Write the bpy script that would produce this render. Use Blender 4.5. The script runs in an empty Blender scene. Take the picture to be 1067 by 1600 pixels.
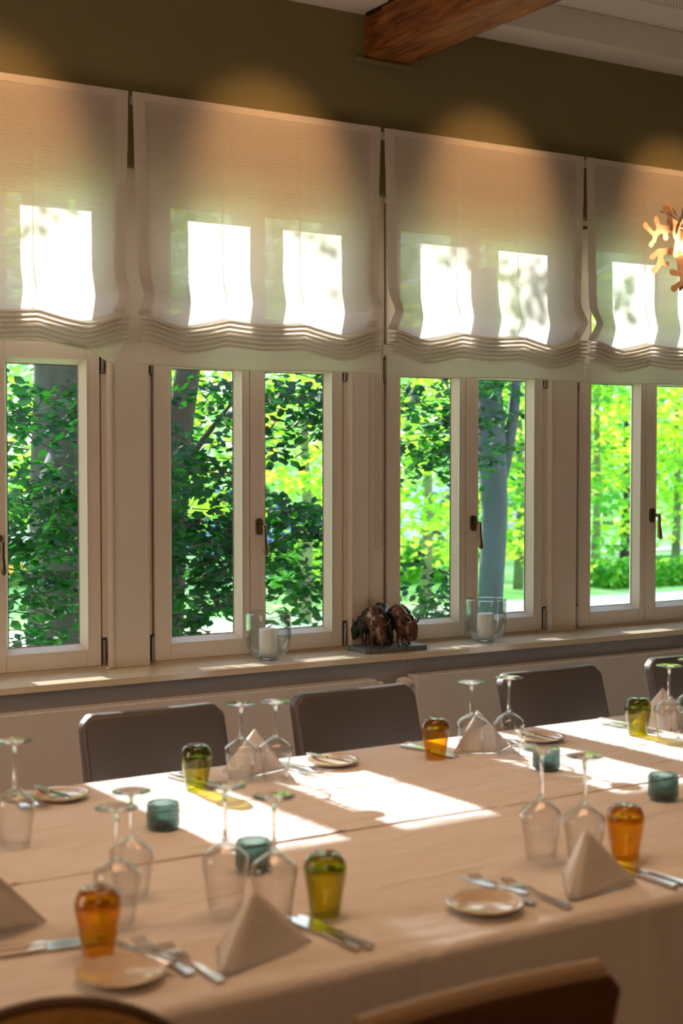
import bpy, bmesh, math, random
from mathutils import Vector, Matrix, noise
random.seed(11)
PI = math.pi
scn = bpy.context.scene
COL = scn.collection

# ------------------------------------------------------------------ camera
cam = bpy.data.cameras.new('camera'); camo = bpy.data.objects.new('camera', cam); COL.objects.link(camo)
camo.location = (0, 0, 1.6)
camo.rotation_euler = (math.radians(90-2.179), 0, math.radians(-31.5555))
cam.sensor_fit = 'VERTICAL'; cam.sensor_height = 36; cam.lens = 50.0
cam.clip_start = 0.05; cam.clip_end = 400
cam.dof.use_dof = True; cam.dof.focus_distance = 5.75; cam.dof.aperture_fstop = 3.3
scn.camera = camo
scn.view_settings.view_transform = 'Standard'; scn.view_settings.look = 'None'
scn.view_settings.exposure = 0.0; scn.view_settings.gamma = 1.0
scn.view_settings.use_curve_mapping = False
scn.cycles.transparent_max_bounces = 32
scn.cycles.max_bounces = 10
scn.cycles.transmission_bounces = 10

# ------------------------------------------------------------------ world, sun, lamps
w = bpy.data.worlds.new('sky'); scn.world = w; w.use_nodes = True
nt = w.node_tree; nt.nodes.clear()
tc = nt.nodes.new('ShaderNodeTexCoord'); sep = nt.nodes.new('ShaderNodeSeparateXYZ')
rmp = nt.nodes.new('ShaderNodeValToRGB'); bg = nt.nodes.new('ShaderNodeBackground'); wo = nt.nodes.new('ShaderNodeOutputWorld')
nt.links.new(tc.outputs['Generated'], sep.inputs[0]); nt.links.new(sep.outputs[2], rmp.inputs[0])
nt.links.new(rmp.outputs[0], bg.inputs[0]); nt.links.new(bg.outputs[0], wo.inputs[0])
rmp.color_ramp.elements[0].color = (.95, .98, 1, 1); rmp.color_ramp.elements[0].position = 0
rmp.color_ramp.elements[1].color = (.50, .70, 1, 1); rmp.color_ramp.elements[1].position = .8
bg.inputs[1].default_value = 2.6

sl = bpy.data.lights.new('sun', 'SUN'); sl.energy = 11.0; sl.angle = math.radians(.6); sl.color = (1, .97, .92)
so = bpy.data.objects.new('sun', sl); COL.objects.link(so)
so.rotation_euler = Vector((0.045, -1, -.490)).to_track_quat('-Z', 'Y').to_euler()

def area(name, loc, target, sx, sy, energy, col, spread=PI):
    l = bpy.data.lights.new(name, 'AREA'); l.shape = 'RECTANGLE'; l.size = sx; l.size_y = sy; l.energy = energy; l.color = col; l.spread = spread
    o = bpy.data.objects.new(name, l); COL.objects.link(o); o.location = loc
    o.rotation_euler = (Vector(target)-Vector(loc)).to_track_quat('-Z', 'Y').to_euler(); return o
WARM = (1, .52, .25)
area('ceiling_fill_light', (1.7, 2.75, 3.42), (1.7, 2.75, 0), 2.2, .5, 11, WARM, 1.9)  # warm overhead fill lights added for the room, no fixtures modelled
area('ceiling_fill_light', (-.5, -1.2, 3.40), (-.5, -1.2, 0), 1.6, 1.6, 26, (1, .60, .34))
area('ceiling_fill_light', (5.2, 1.5, 3.40), (5.2, 1.5, 0), 1.2, 1.2, 2.5, WARM)
area('side_fill_light', (-1.36, 3.5, 1.75), (2.2, 4.7, 1.4), 1.5, 1.4, 31, (1, .74, .54))  # unseen fill light added to brighten the left side, no opening behind it
def spot(loc, target, energy, ang=34):
    l = bpy.data.lights.new('ceiling_spot_light', 'SPOT'); l.energy = energy; l.color = (1, .56, .24)
    l.spot_size = math.radians(ang); l.spot_blend = .9; l.shadow_soft_size = .04
    o = bpy.data.objects.new('ceiling_spot_light', l); COL.objects.link(o); o.location = loc
    o.rotation_euler = (Vector(target)-Vector(loc)).to_track_quat('-Z', 'Y').to_euler()
for sx_ in (1.60, 2.73, 3.82, 4.95):
    spot((sx_, 4.0, 3.42), (sx_, 5.0, 2.74), 50, 42)

# ------------------------------------------------------------------ materials
MATS = {}
def nodes(name):
    m = bpy.data.materials.new(name); m.use_nodes = True
    return m, m.node_tree, m.node_tree.nodes['Principled BSDF'], m.node_tree.nodes['Material Output']
def mat(name, col, rough=.5, metal=0, bump=0, bscale=40, var=0, vscale=3, spec=.5, stretch=None, coat=0):
    if name in MATS: return MATS[name]
    m, t, b, o = nodes(name)
    b.inputs['Base Color'].default_value = (*col, 1); b.inputs['Roughness'].default_value = rough
    b.inputs['Metallic'].default_value = metal; b.inputs['Specular IOR Level'].default_value = spec
    b.inputs['Coat Weight'].default_value = coat
    if bump or var:
        tcn = t.nodes.new('ShaderNodeTexCoord'); src = tcn.outputs['Object']
        if stretch:
            mp = t.nodes.new('ShaderNodeMapping'); mp.inputs['Scale'].default_value = stretch
            t.links.new(src, mp.inputs[0]); src = mp.outputs[0]
    if bump:
        n = t.nodes.new('ShaderNodeTexNoise'); n.inputs['Scale'].default_value = bscale; n.inputs['Detail'].default_value = 5
        bp = t.nodes.new('ShaderNodeBump'); bp.inputs['Strength'].default_value = bump; bp.inputs['Distance'].default_value = .01
        t.links.new(src, n.inputs['Vector']); t.links.new(n.outputs[0], bp.inputs['Height']); t.links.new(bp.outputs[0], b.inputs['Normal'])
    if var:
        n = t.nodes.new('ShaderNodeTexNoise'); n.inputs['Scale'].default_value = vscale; n.inputs['Detail'].default_value = 6
        r = t.nodes.new('ShaderNodeValToRGB'); r.color_ramp.elements[0].position = .3; r.color_ramp.elements[1].position = .7
        r.color_ramp.elements[0].color = (*[max(0, c*(1-var)) for c in col], 1)
        r.color_ramp.elements[1].color = (*[min(1, c*(1+var)) for c in col], 1)
        t.links.new(src, n.inputs['Vector']); t.links.new(n.outputs[0], r.inputs[0]); t.links.new(r.outputs[0], b.inputs['Base Color'])
    MATS[name] = m; return m
def thin_glass(name, tint=(1, 1, 1), edge=(.8, .85, .83), gloss=.08, rough=0.0, facing=.35, bump=None):
    """thin clear shell: see-through tinted glass, more reflective and darker at the rim"""
    m, t, b, o = nodes(name); t.nodes.remove(b)
    tr = t.nodes.new('ShaderNodeBsdfTransparent'); gl = t.nodes.new('ShaderNodeBsdfGlossy'); mx = t.nodes.new('ShaderNodeMixShader')
    lw = t.nodes.new('ShaderNodeLayerWeight'); lw.inputs[0].default_value = facing
    cr = t.nodes.new('ShaderNodeMixRGB'); cr.inputs[1].default_value = (*tint, 1); cr.inputs[2].default_value = (*edge, 1)
    t.links.new(lw.outputs['Facing'], cr.inputs[0]); t.links.new(cr.outputs[0], tr.inputs[0])
    fr = t.nodes.new('ShaderNodeMath'); fr.operation = 'POWER'; fr.inputs[1].default_value = 3.2
    l2 = t.nodes.new('ShaderNodeLayerWeight'); l2.inputs[0].default_value = .5; t.links.new(l2.outputs['Facing'], fr.inputs[0])
    ml = t.nodes.new('ShaderNodeMath'); ml.operation = 'MULTIPLY'; ml.inputs[1].default_value = .85; t.links.new(fr.outputs[0], ml.inputs[0]); fr = ml
    ad = t.nodes.new('ShaderNodeMath'); ad.operation = 'ADD'; ad.inputs[1].default_value = gloss; ad.use_clamp = True
    t.links.new(fr.outputs[0], ad.inputs[0]); t.links.new(ad.outputs[0], mx.inputs[0])
    gl.inputs['Roughness'].default_value = rough; gl.inputs[0].default_value = (1, 1, 1, 1)
    if bump:
        tcn = t.nodes.new('ShaderNodeTexCoord'); v = t.nodes.new('ShaderNodeTexVoronoi'); v.inputs['Scale'].default_value = bump
        bp = t.nodes.new('ShaderNodeBump'); bp.inputs['Strength'].default_value = 1; bp.inputs['Distance'].default_value = .004
        t.links.new(tcn.outputs['Object'], v.inputs['Vector']); t.links.new(v.outputs[0], bp.inputs['Height'])
        for nn in (gl, l2, lw): t.links.new(bp.outputs[0], nn.inputs['Normal'])
    t.links.new(tr.outputs[0], mx.inputs[1]); t.links.new(gl.outputs[0], mx.inputs[2]); t.links.new(mx.outputs[0], o.inputs[0])
    return m
def solid_glass(name, col=(1, 1, 1)):
    m, t, b, o = nodes(name); t.nodes.remove(b)
    g = t.nodes.new('ShaderNodeBsdfGlass'); g.inputs['IOR'].default_value = 1.5; g.inputs[0].default_value = (*col, 1); g.inputs['Roughness'].default_value = 0
    t.links.new(g.outputs[0], o.inputs[0]); return m
def cloth_mat(name, col, transl, tcol, through=0.0, weave=900):
    m, t, b, o = nodes(name); t.nodes.remove(b)
    d = t.nodes.new('ShaderNodeBsdfDiffuse'); d.inputs[0].default_value = (*col, 1)
    tl = t.nodes.new('ShaderNodeBsdfTranslucent'); tl.inputs[0].default_value = (*tcol, 1)
    mx = t.nodes.new('ShaderNodeMixShader'); mx.inputs[0].default_value = transl
    t.links.new(d.outputs[0], mx.inputs[1]); t.links.new(tl.outputs[0], mx.inputs[2])
    tcn = t.nodes.new('ShaderNodeTexCoord'); mp = t.nodes.new('ShaderNodeMapping'); mp.inputs['Scale'].default_value = (1, 1, 12)
    n = t.nodes.new('ShaderNodeTexNoise'); n.inputs['Scale'].default_value = 22; n.inputs['Detail'].default_value = 6
    n2 = t.nodes.new('ShaderNodeTexNoise'); n2.inputs['Scale'].default_value = 9; n2.inputs['Detail'].default_value = 4
    ad = t.nodes.new('ShaderNodeMath'); ad.operation = 'ADD'
    bp = t.nodes.new('ShaderNodeBump'); bp.inputs['Strength'].default_value = .35; bp.inputs['Distance'].default_value = .012
    t.links.new(tcn.outputs['Object'], mp.inputs[0]); t.links.new(mp.outputs[0], n.inputs['Vector']); t.links.new(tcn.outputs['Object'], n2.inputs['Vector'])
    t.links.new(n.outputs[0], ad.inputs[0]); t.links.new(n2.outputs[0], ad.inputs[1])
    t.links.new(ad.outputs[0], bp.inputs['Height'])
    for q in (d, tl): t.links.new(bp.outputs[0], q.inputs['Normal'])
    out = mx
    if through:
        tr = t.nodes.new('ShaderNodeBsdfTransparent'); m2 = t.nodes.new('ShaderNodeMixShader'); m2.inputs[0].default_value = through
        t.links.new(mx.outputs[0], m2.inputs[1]); t.links.new(tr.outputs[0], m2.inputs[2]); out = m2
    t.links.new(out.outputs[0], o.inputs[0]); return m
def leaf_mat(name, c1, c2, t1, t2, transl=.5, gloss=.06, scale=1.2):
    m, t, b, o = nodes(name); t.nodes.remove(b)
    tcn = t.nodes.new('ShaderNodeTexCoord'); n = t.nodes.new('ShaderNodeTexNoise'); n.inputs['Scale'].default_value = scale; n.inputs['Detail'].default_value = 8
    t.links.new(tcn.outputs['Object'], n.inputs['Vector'])
    def ramp(a, b_):
        r = t.nodes.new('ShaderNodeValToRGB'); r.color_ramp.elements[0].position = .38; r.color_ramp.elements[1].position = .62
        r.color_ramp.elements[0].color = (*a, 1); r.color_ramp.elements[1].color = (*b_, 1); t.links.new(n.outputs[0], r.inputs[0]); return r
    ra, rb = ramp(c1, c2), ramp(t1, t2)
    d = t.nodes.new('ShaderNodeBsdfDiffuse'); tl = t.nodes.new('ShaderNodeBsdfTranslucent'); g = t.nodes.new('ShaderNodeBsdfGlossy'); g.inputs['Roughness'].default_value = .5
    t.links.new(ra.outputs[0], d.inputs[0]); t.links.new(rb.outputs[0], tl.inputs[0])
    m1 = t.nodes.new('ShaderNodeMixShader'); m1.inputs[0].default_value = transl; m2 = t.nodes.new('ShaderNodeMixShader'); m2.inputs[0].default_value = gloss
    t.links.new(d.outputs[0], m1.inputs[1]); t.links.new(tl.outputs[0], m1.inputs[2]); t.links.new(m1.outputs[0], m2.inputs[1]); t.links.new(g.outputs[0], m2.inputs[2])
    t.links.new(m2.outputs[0], o.inputs[0]); return m
def emis(name, col, s):
    m, t, b, o = nodes(name); b.inputs['Base Color'].default_value = (*col, 1)
    b.inputs['Emission Color'].default_value = (*col, 1); b.inputs['Emission Strength'].default_value = s; return m

M_frame = mat('white_paint', (.76, .68, .58), .32, bump=.05, bscale=6, stretch=(8, 8, 1))
M_bead = mat('paint_bead', (.78, .71, .62), .28)
M_gasket = mat('rubber_gasket', (.02, .02, .02), .5)
M_gap = mat('shadow_gap', (.05, .035, .025), .8)
M_olive = mat('olive_plaster', (.205, .170, .075), .85, bump=.08, bscale=60, var=.05, vscale=2)
M_ceil = mat('white_ceiling', (.80, .74, .68), .8)
M_lower = mat('grey_plaster', (.46, .45, .46), .8)
M_sill = mat('sill_laminate', (.84, .73, .54), .14, spec=.6)
M_rad = mat('radiator_enamel', (.80, .76, .72), .35)
M_radgap = mat('radiator_dark', (.10, .08, .07), .6)
M_wall = mat('room_plaster', (.62, .55, .45), .85)
M_floor = mat('oak_floor', (.30, .19, .10), .4, var=.25, vscale=3, stretch=(1, 8, 1))
M_bronze = mat('window_handle_bronze', (.20, .15, .10), .32, metal=1)
M_hinge = mat('hinge_steel', (.32, .30, .27), .35, metal=1)
M_leather = mat('grey_leather', (.085, .066, .056), .42, bump=.25, bscale=9, var=.1, vscale=8, spec=.5)
M_leather_side = mat('leather_side', (.045, .04, .04), .35)
M_brownleather = mat('brown_leather', (.095, .035, .018), .4, bump=.2, bscale=12)
M_brownpipe = mat('tan_leather_top', (.40, .27, .16), .38)
M_cane = mat('tan_cane', (.55, .32, .10), .5, bump=.9, bscale=60, stretch=(1, 9, 1), var=.3, vscale=25)
M_canerim = mat('dark_cane_rim', (.10, .05, .025), .45)
M_chairleg = mat('chair_leg_wood', (.06, .035, .02), .4)
M_napkin = cloth_mat('napkin_cotton', (.80, .78, .76), .08, (.6, .6, .6))
M_ceramic = mat('glazed_ceramic', (.72, .60, .46), .12, spec=.7, coat=.4)
M_ceramicrim = mat('ceramic_rim', (.60, .52, .42), .15)
M_silver = mat('stainless_steel', (.72, .70, .68), .16, metal=1)
M_wax = mat('white_wax', (.86, .83, .77), .4)
M_wick = mat('burnt_wick', (.02, .02, .02), .9)
M_bull = mat('patinated_bronze', (.13, .068, .042), .33, metal=.75, bump=.5, bscale=25, var=.75, vscale=18)
M_bulldark = mat('dark_bronze', (.035, .05, .04), .35, metal=.7, bump=.6, bscale=25)
M_slab = mat('green_granite', (.13, .15, .125), .45, var=.6, vscale=150)
M_copper = mat('copper_shade_metal', (.58, .36, .24), .42, metal=.6)
M_greywire = mat('grey_wire', (.35, .33, .32), .35, metal=.8)
M_plastic = mat('white_plastic', (.85, .83, .80), .35)
M_black = mat('black_plastic', (.02, .02, .02), .4)
M_bark = mat('beech_bark', (.045, .047, .038), .85, bump=1, bscale=14, var=.35, vscale=7, stretch=(1, 1, .4))
M_barkbrown = mat('brown_bark', (.045, .035, .027), .9, bump=1, bscale=20, var=.4, vscale=9, stretch=(1, 1, .3))
M_barkblue = mat('smooth_beech_bark', (.042, .062, .080), .75, bump=.6, bscale=10, var=.25, vscale=5, stretch=(1, 1, .35))
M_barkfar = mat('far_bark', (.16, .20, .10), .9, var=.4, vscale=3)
M_grass = mat('lawn_grass', (.42, .74, .26), .9, bump=1, bscale=120, var=.35, vscale=.8)
M_path = mat('pale_gravel', (.80, .76, .72), .9, var=.1, vscale=3)
M_pane = thin_glass('window_pane_glass', (.97, .99, .98), (.9, .95, .93), gloss=.01)
M_winebowl = thin_glass('wine_glass_crystal', (.985, .985, .985), (.60, .60, .58), gloss=.035, facing=.15)
M_hurr = thin_glass('clear_vase_glass', (.97, .985, .98), (.45, .52, .49), gloss=.03, facing=.18)
M_stem = solid_glass('solid_crystal')
M_amber = thin_glass('amber_glass', (.97, .80, .12), (.80, .50, .02), gloss=.03, facing=.35)
M_olivegl = thin_glass('olive_glass', (.88, .84, .16), (.42, .42, .04), gloss=.03, facing=.35)
M_limegl = thin_glass('lime_glass', (.90, .88, .22), (.45, .50, .05), gloss=.03, facing=.35)
M_amberd = thin_glass('amber_glass_base', (.76, .47, .05), (.36, .15, .0), gloss=.05, facing=.4)
M_olived = thin_glass('olive_glass_base', (.48, .52, .08), (.14, .18, .01), gloss=.05, facing=.4)
M_teal = thin_glass('teal_beaded_glass', (.60, .74, .72), (.22, .33, .34), gloss=.04, facing=.4, bump=230)
M_tealb = thin_glass('teal_glass_base', (.18, .34, .36), (.05, .15, .18), gloss=.08, facing=.5, bump=200)
M_blind = cloth_mat('sheer_blind_linen', (.78, .66, .56), .44, (.92, .90, .86), through=.07)
M_blindhem = cloth_mat('blind_hem_linen', (.84, .74, .65), .36, (.9, .86, .8))
M_stack = cloth_mat('blind_fold_linen', (.88, .80, .69), .34, (.95, .92, .84))
def table_mat():
    m, t, b, o = nodes('white_damask')
    b.inputs['Base Color'].default_value = (.83, .80, .78, 1); b.inputs['Roughness'].default_value = .8; b.inputs['Specular IOR Level'].default_value = .25
    tcn = t.nodes.new('ShaderNodeTexCoord')
    mp = t.nodes.new('ShaderNodeMapping'); mp.inputs['Scale'].default_value = (2.2, 6, 1); mp.inputs['Rotation'].default_value = (0, 0, .25)
    n = t.nodes.new('ShaderNodeTexNoise'); n.inputs['Scale'].default_value = 3.2; n.inputs['Detail'].default_value = 5; n.inputs['Distortion'].default_value = .6
    n2 = t.nodes.new('ShaderNodeTexNoise'); n2.inputs['Scale'].default_value = 400
    mu = t.nodes.new('ShaderNodeMath'); mu.operation = 'MULTIPLY_ADD'; mu.inputs[1].default_value = .02
    bp = t.nodes.new('ShaderNodeBump'); bp.inputs['Strength'].default_value = .8; bp.inputs['Distance'].default_value = .02
    t.links.new(tcn.outputs['Object'], mp.inputs[0]); t.links.new(mp.outputs[0], n.inputs['Vector']); t.links.new(tcn.outputs['Object'], n2.inputs['Vector'])
    t.links.new(n2.outputs[0], mu.inputs[0]); t.links.new(n.outputs[0], mu.inputs[2]); t.links.new(mu.outputs[0], bp.inputs['Height']); t.links.new(bp.outputs[0], b.inputs['Normal'])
    return m
M_cloth = table_mat()
def beam_mat():
    m, t, b, o = nodes('old_oak_beam')
    tcn = t.nodes.new('ShaderNodeTexCoord'); mp = t.nodes.new('ShaderNodeMapping'); mp.inputs['Scale'].default_value = (9, 1.2, 9)
    n = t.nodes.new('ShaderNodeTexNoise'); n.inputs['Scale'].default_value = 3; n.inputs['Detail'].default_value = 8; n.inputs['Distortion'].default_value = 1
    r = t.nodes.new('ShaderNodeValToRGB'); r.color_ramp.elements[0].color = (.10, .028, .006, 1); r.color_ramp.elements[0].position = .35
    r.color_ramp.elements[1].color = (.42, .15, .03, 1); r.color_ramp.elements[1].position = .7
    bp = t.nodes.new('ShaderNodeBump'); bp.inputs['Strength'].default_value = .8; bp.inputs['Distance'].default_value = .02
    t.links.new(tcn.outputs['Object'], mp.inputs[0]); t.links.new(mp.outputs[0], n.inputs['Vector']); t.links.new(n.outputs[0], r.inputs[0]); t.links.new(r.outputs[0], b.inputs['Base Color'])
    t.links.new(n.outputs[0], bp.inputs['Height']); t.links.new(bp.outputs[0], b.inputs['Normal']); b.inputs['Roughness'].default_value = .5
    return m
M_beam = beam_mat()
def perf_mat():
    m, t, b, o = nodes('perforated_panel')
    tcn = t.nodes.new('ShaderNodeTexCoord'); mp = t.nodes.new('ShaderNodeMapping'); mp.inputs['Scale'].default_value = (55, 55, 55)
    fr = t.nodes.new('ShaderNodeVectorMath'); fr.operation = 'FRACTION'; sb = t.nodes.new('ShaderNodeVectorMath'); sb.operation = 'SUBTRACT'; sb.inputs[1].default_value = (.5, .5, 0)
    sp = t.nodes.new('ShaderNodeVectorMath'); sp.operation = 'MULTIPLY'; sp.inputs[1].default_value = (1, 1, 0)
    ln = t.nodes.new('ShaderNodeVectorMath'); ln.operation = 'LENGTH'; gt = t.nodes.new('ShaderNodeMath'); gt.operation = 'LESS_THAN'; gt.inputs[1].default_value = .27
    mx = t.nodes.new('ShaderNodeMixRGB'); mx.inputs[1].default_value = (.80, .74, .68, 1); mx.inputs[2].default_value = (.18, .15, .12, 1)
    L = t.links.new
    L(tcn.outputs['Object'], mp.inputs[0]); L(mp.outputs[0], fr.inputs[0]); L(fr.outputs[0], sb.inputs[0]); L(sb.outputs[0], sp.inputs[0]); L(sp.outputs[0], ln.inputs[0]); L(ln.outputs['Value'], gt.inputs[0]); L(gt.outputs[0], mx.inputs[0]); L(mx.outputs[0], b.inputs['Base Color'])
    b.inputs['Roughness'].default_value = .8
    return m
M_perf = perf_mat()

# ------------------------------------------------------------------ mesh helpers
class MB:
    def __init__(s): s.v = []; s.f = []
    def add(s, V, Fc):
        n = len(s.v); s.v += [tuple(p) for p in V]; s.f += [tuple(i+n for i in f) for f in Fc]; return s
    def box(s, x0, x1, y0, y1, z0, z1):
        return s.add([(x0, y0, z0), (x1, y0, z0), (x1, y1, z0), (x0, y1, z0), (x0, y0, z1), (x1, y0, z1), (x1, y1, z1), (x0, y1, z1)],
                     [(0, 3, 2, 1), (4, 5, 6, 7), (0, 1, 5, 4), (1, 2, 6, 5), (2, 3, 7, 6), (3, 0, 4, 7)])
    def lathe(s, prof, n=40, c=(0, 0, 0), axis='Z'):
        V = []; F_ = []
        for r, z in prof:
            for k in range(n):
                a = 2*PI*k/n; p = (r*math.cos(a), r*math.sin(a), z)
                if axis == 'X': p = (p[2], p[0], p[1])
                if axis == 'Y': p = (p[0], p[2], p[1])
                V.append((p[0]+c[0], p[1]+c[1], p[2]+c[2]))
        for i in range(len(prof)-1):
            for k in range(n):
                a, b = i*n+k, i*n+(k+1) % n; F_.append((a, b, b+n, a+n))
        if prof[0][0] > 1e-5: F_ += [tuple(range(n-1, -1, -1))] if s_cap else []
        return s.add(V, F_)
    def tube(s, pts, r, n=8, cap=True):
        pts = [Vector(p) for p in pts]; rr = r if isinstance(r, (list, tuple)) else [r]*len(pts)
        V = []; F_ = []
        a = None
        for i, p in enumerate(pts):
            t = (pts[min(i+1, len(pts)-1)]-pts[max(i-1, 0)]).normalized()
            if a is None:
                a = t.cross(Vector((0, 0, 1)))
                if a.length < .3: a = t.cross(Vector((1, 0, 0)))
            else: a = a-t*a.dot(t)
            a.normalize(); b = t.cross(a)
            for k in range(n):
                q = 2*PI*k/n; V.append(p+(a*math.cos(q)+b*math.sin(q))*rr[i])
        for i in range(len(pts)-1):
            for k in range(n):
                x, y = i*n+k, i*n+(k+1) % n; F_.append((x, y, y+n, x+n))
        if cap: F_ += [tuple(range(n-1, -1, -1)), tuple(range((len(pts)-1)*n, len(pts)*n))]
        return s.add(V, F_)
    def build(s, name, m, parent=None, smooth=False, bevel=0, segs=2, loc=None, solid=0, angle=35):
        me = bpy.data.meshes.new(name); me.from_pydata(s.v, [], s.f); me.materials.append(m)
        bm = bmesh.new(); bm.from_mesh(me); bmesh.ops.recalc_face_normals(bm, faces=bm.faces)
        if smooth:
            for f in bm.faces: f.smooth = True
        bm.to_mesh(me); bm.free()
        o = bpy.data.objects.new(name, me); COL.objects.link(o)
        if parent: o.parent = parent
        if loc: o.location = loc
        if smooth and angle:
            try: me.set_sharp_from_angle(angle=math.radians(angle))
            except Exception: pass
        if solid:
            md = o.modifiers.new('solid', 'SOLIDIFY'); md.thickness = solid; md.offset = 0
        if bevel:
            md = o.modifiers.new('bevel', 'BEVEL'); md.width = bevel; md.segments = segs; md.limit_method = 'ANGLE'; md.angle_limit = math.radians(40)
        return o
s_cap = False
def empty(name, loc=(0, 0, 0), rz=0):
    o = bpy.data.objects.new(name, None); o.empty_display_size = .05; o.location = loc; o.rotation_euler = (0, 0, rz); COL.objects.link(o); return o
def tag(o, label=None, cat=None, group=None, kind=None):
    if label: o['label'] = label
    if cat: o['category'] = cat
    if group: o['group'] = group
    if kind: o['kind'] = kind
    return o
def struct(o): o['kind'] = 'structure'; return o
def kids(o): return [c for c in CH.get(o.name, [])]
CH = {}
def copy_tree(o, parent=None):
    c = o.copy(); COL.objects.link(c)
    if parent: c.parent = parent
    for ch in [x for x in o.children]:
        copy_tree(ch, c)
    return c

# ------------------------------------------------------------------ room shell
X0, X1, Y0 = -1.5, 9.0, -3.0
WF = 4.87; WU = 5.03   # inner face of the window wall
def bx(name, a, m, parent=None, bevel=0, **k): return MB().box(*a).build(name, m, parent, bevel=bevel, **k)
struct(bx('floor', (X0-.1, X1+.1, Y0-.1, 5.25, -.1, 0), M_floor))
struct(bx('wall_left', (X0-.1, X0, Y0, 5.25, 0, 3.66), M_wall))
struct(bx('wall_right', (X1, X1+.1, Y0, 5.25, 0, 3.66), M_wall))
struct(bx('wall_back', (X0, X1, Y0-.1, Y0, 0, 3.66), M_wall))
wl = MB(); wl.box(X0, X1, WU, 5.25, 2.705, 3.66)
MIDS = [1.610, 2.690, 3.769, 4.846, 5.92]
struct(wl.build('wall_upper', M_olive))
ws = MB(); ws.box(X0, X1, WF, 5.25, 0, .77)
struct(ws.build('wall_lower', M_lower))
we = MB(); we.box(X0, MIDS[0]-.45, 5.07, 5.20, .77, 2.705); we.box(MIDS[-1]+.46, X1, 5.07, 5.25, .77, 2.705)
struct(we.build('wall_side', M_frame))
sw = MB(); sw.box(X0, X0+.06, 2.7, 2.76, .95, 2.5); sw.box(X0, X0+.06, 4.24, 4.30, .95, 2.5); sw.box(X0, X0+.06, 2.7, 4.3, .95, 1.01); sw.box(X0, X0+.06, 2.7, 4.3, 2.44, 2.5); sw.box(X0, X0+.05, 3.47, 3.53, .95, 2.5)
struct(sw.build('window_6', M_frame, bevel=.004))  # unseen frame added round the side fill light, wall behind stays solid
# ceiling with lower border, fascia and recessed perforated field
struct(bx('ceiling', (X0, X1, Y0, 4.66, 3.567, 3.66), M_perf))
cb = MB(); cb.box(X0, X1, 4.83, WU+.01, 3.432, 3.562); cb.box(X0, X1, 4.60, WU+.01, 3.5625, 3.66)
struct(cb.build('trim_1', M_ceil, bevel=.003))
# sill
sm_ = MB(); sm_.box(X0, 3.252, 4.828, 5.09, .770, .795); s1 = struct(sm_.build('trim_2', M_sill, bevel=.002))
sm_ = MB(); sm_.box(3.2535, X1, 4.828, 5.09, .770, .795); s2 = struct(sm_.build('trim_3', M_sill, bevel=.002))
tag(s1, 'left length of the pale window sill board'); tag(s2, 'right length of the pale window sill board')
# posts between windows
pn = 4
for i in range(len(MIDS)-1):
    a, b = MIDS[i]+.462, MIDS[i+1]-.447
    m = MB(); m.box(a, b, 5.068, 5.172, .795, 2.705)
    o = m.build('trim_%d' % pn, M_frame, bevel=.004); struct(o); pn += 1
    bead = MB(); bead.box(a+.004, a+.018, 5.060, 5.070, .797, 2.70); bead.build('bead', M_bead, o, bevel=.003)
    if i == 1:
        q = MB(); q.box(a+.012, a+.092, 5.062, 5.070, .797, 2.70); q.build('batten', M_frame, o, bevel=.002)

def ring(mb, xa, xb, za, zb, ya, yb, wL, wR, wB, wT):
    mb.box(xa, xa+wL, ya, yb, za, zb); mb.box(xb-wR, xb, ya, yb, za, zb)
    mb.box(xa+wL, xb-wR, ya, yb, za, za+wB); mb.box(xa+wL, xb-wR, ya, yb, zb-wT, zb)
def bevel_ring(mb, xa, xb, za, zb, ya, yb, d, dT=None):
    """sloped glazing bead from the front opening edge (ya) to the glass (yb), d wide"""
    dT = d if dT is None else dT
    o = [(xa, ya, za), (xb, ya, za), (xb, ya, zb), (xa, ya, zb)]; i = [(xa+d, yb, za+d), (xb-d, yb, za+d), (xb-d, yb, zb-dT), (xa+d, yb, zb-dT)]
    mb.add(o+i, [(0, 1, 5, 4), (1, 2, 6, 5), (2, 3, 7, 6), (3, 0, 4, 7)])
HZ = {0: 1.287, 1: 1.322, 2: 1.31, 3: 1.322, 4: 1.30}
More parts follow.
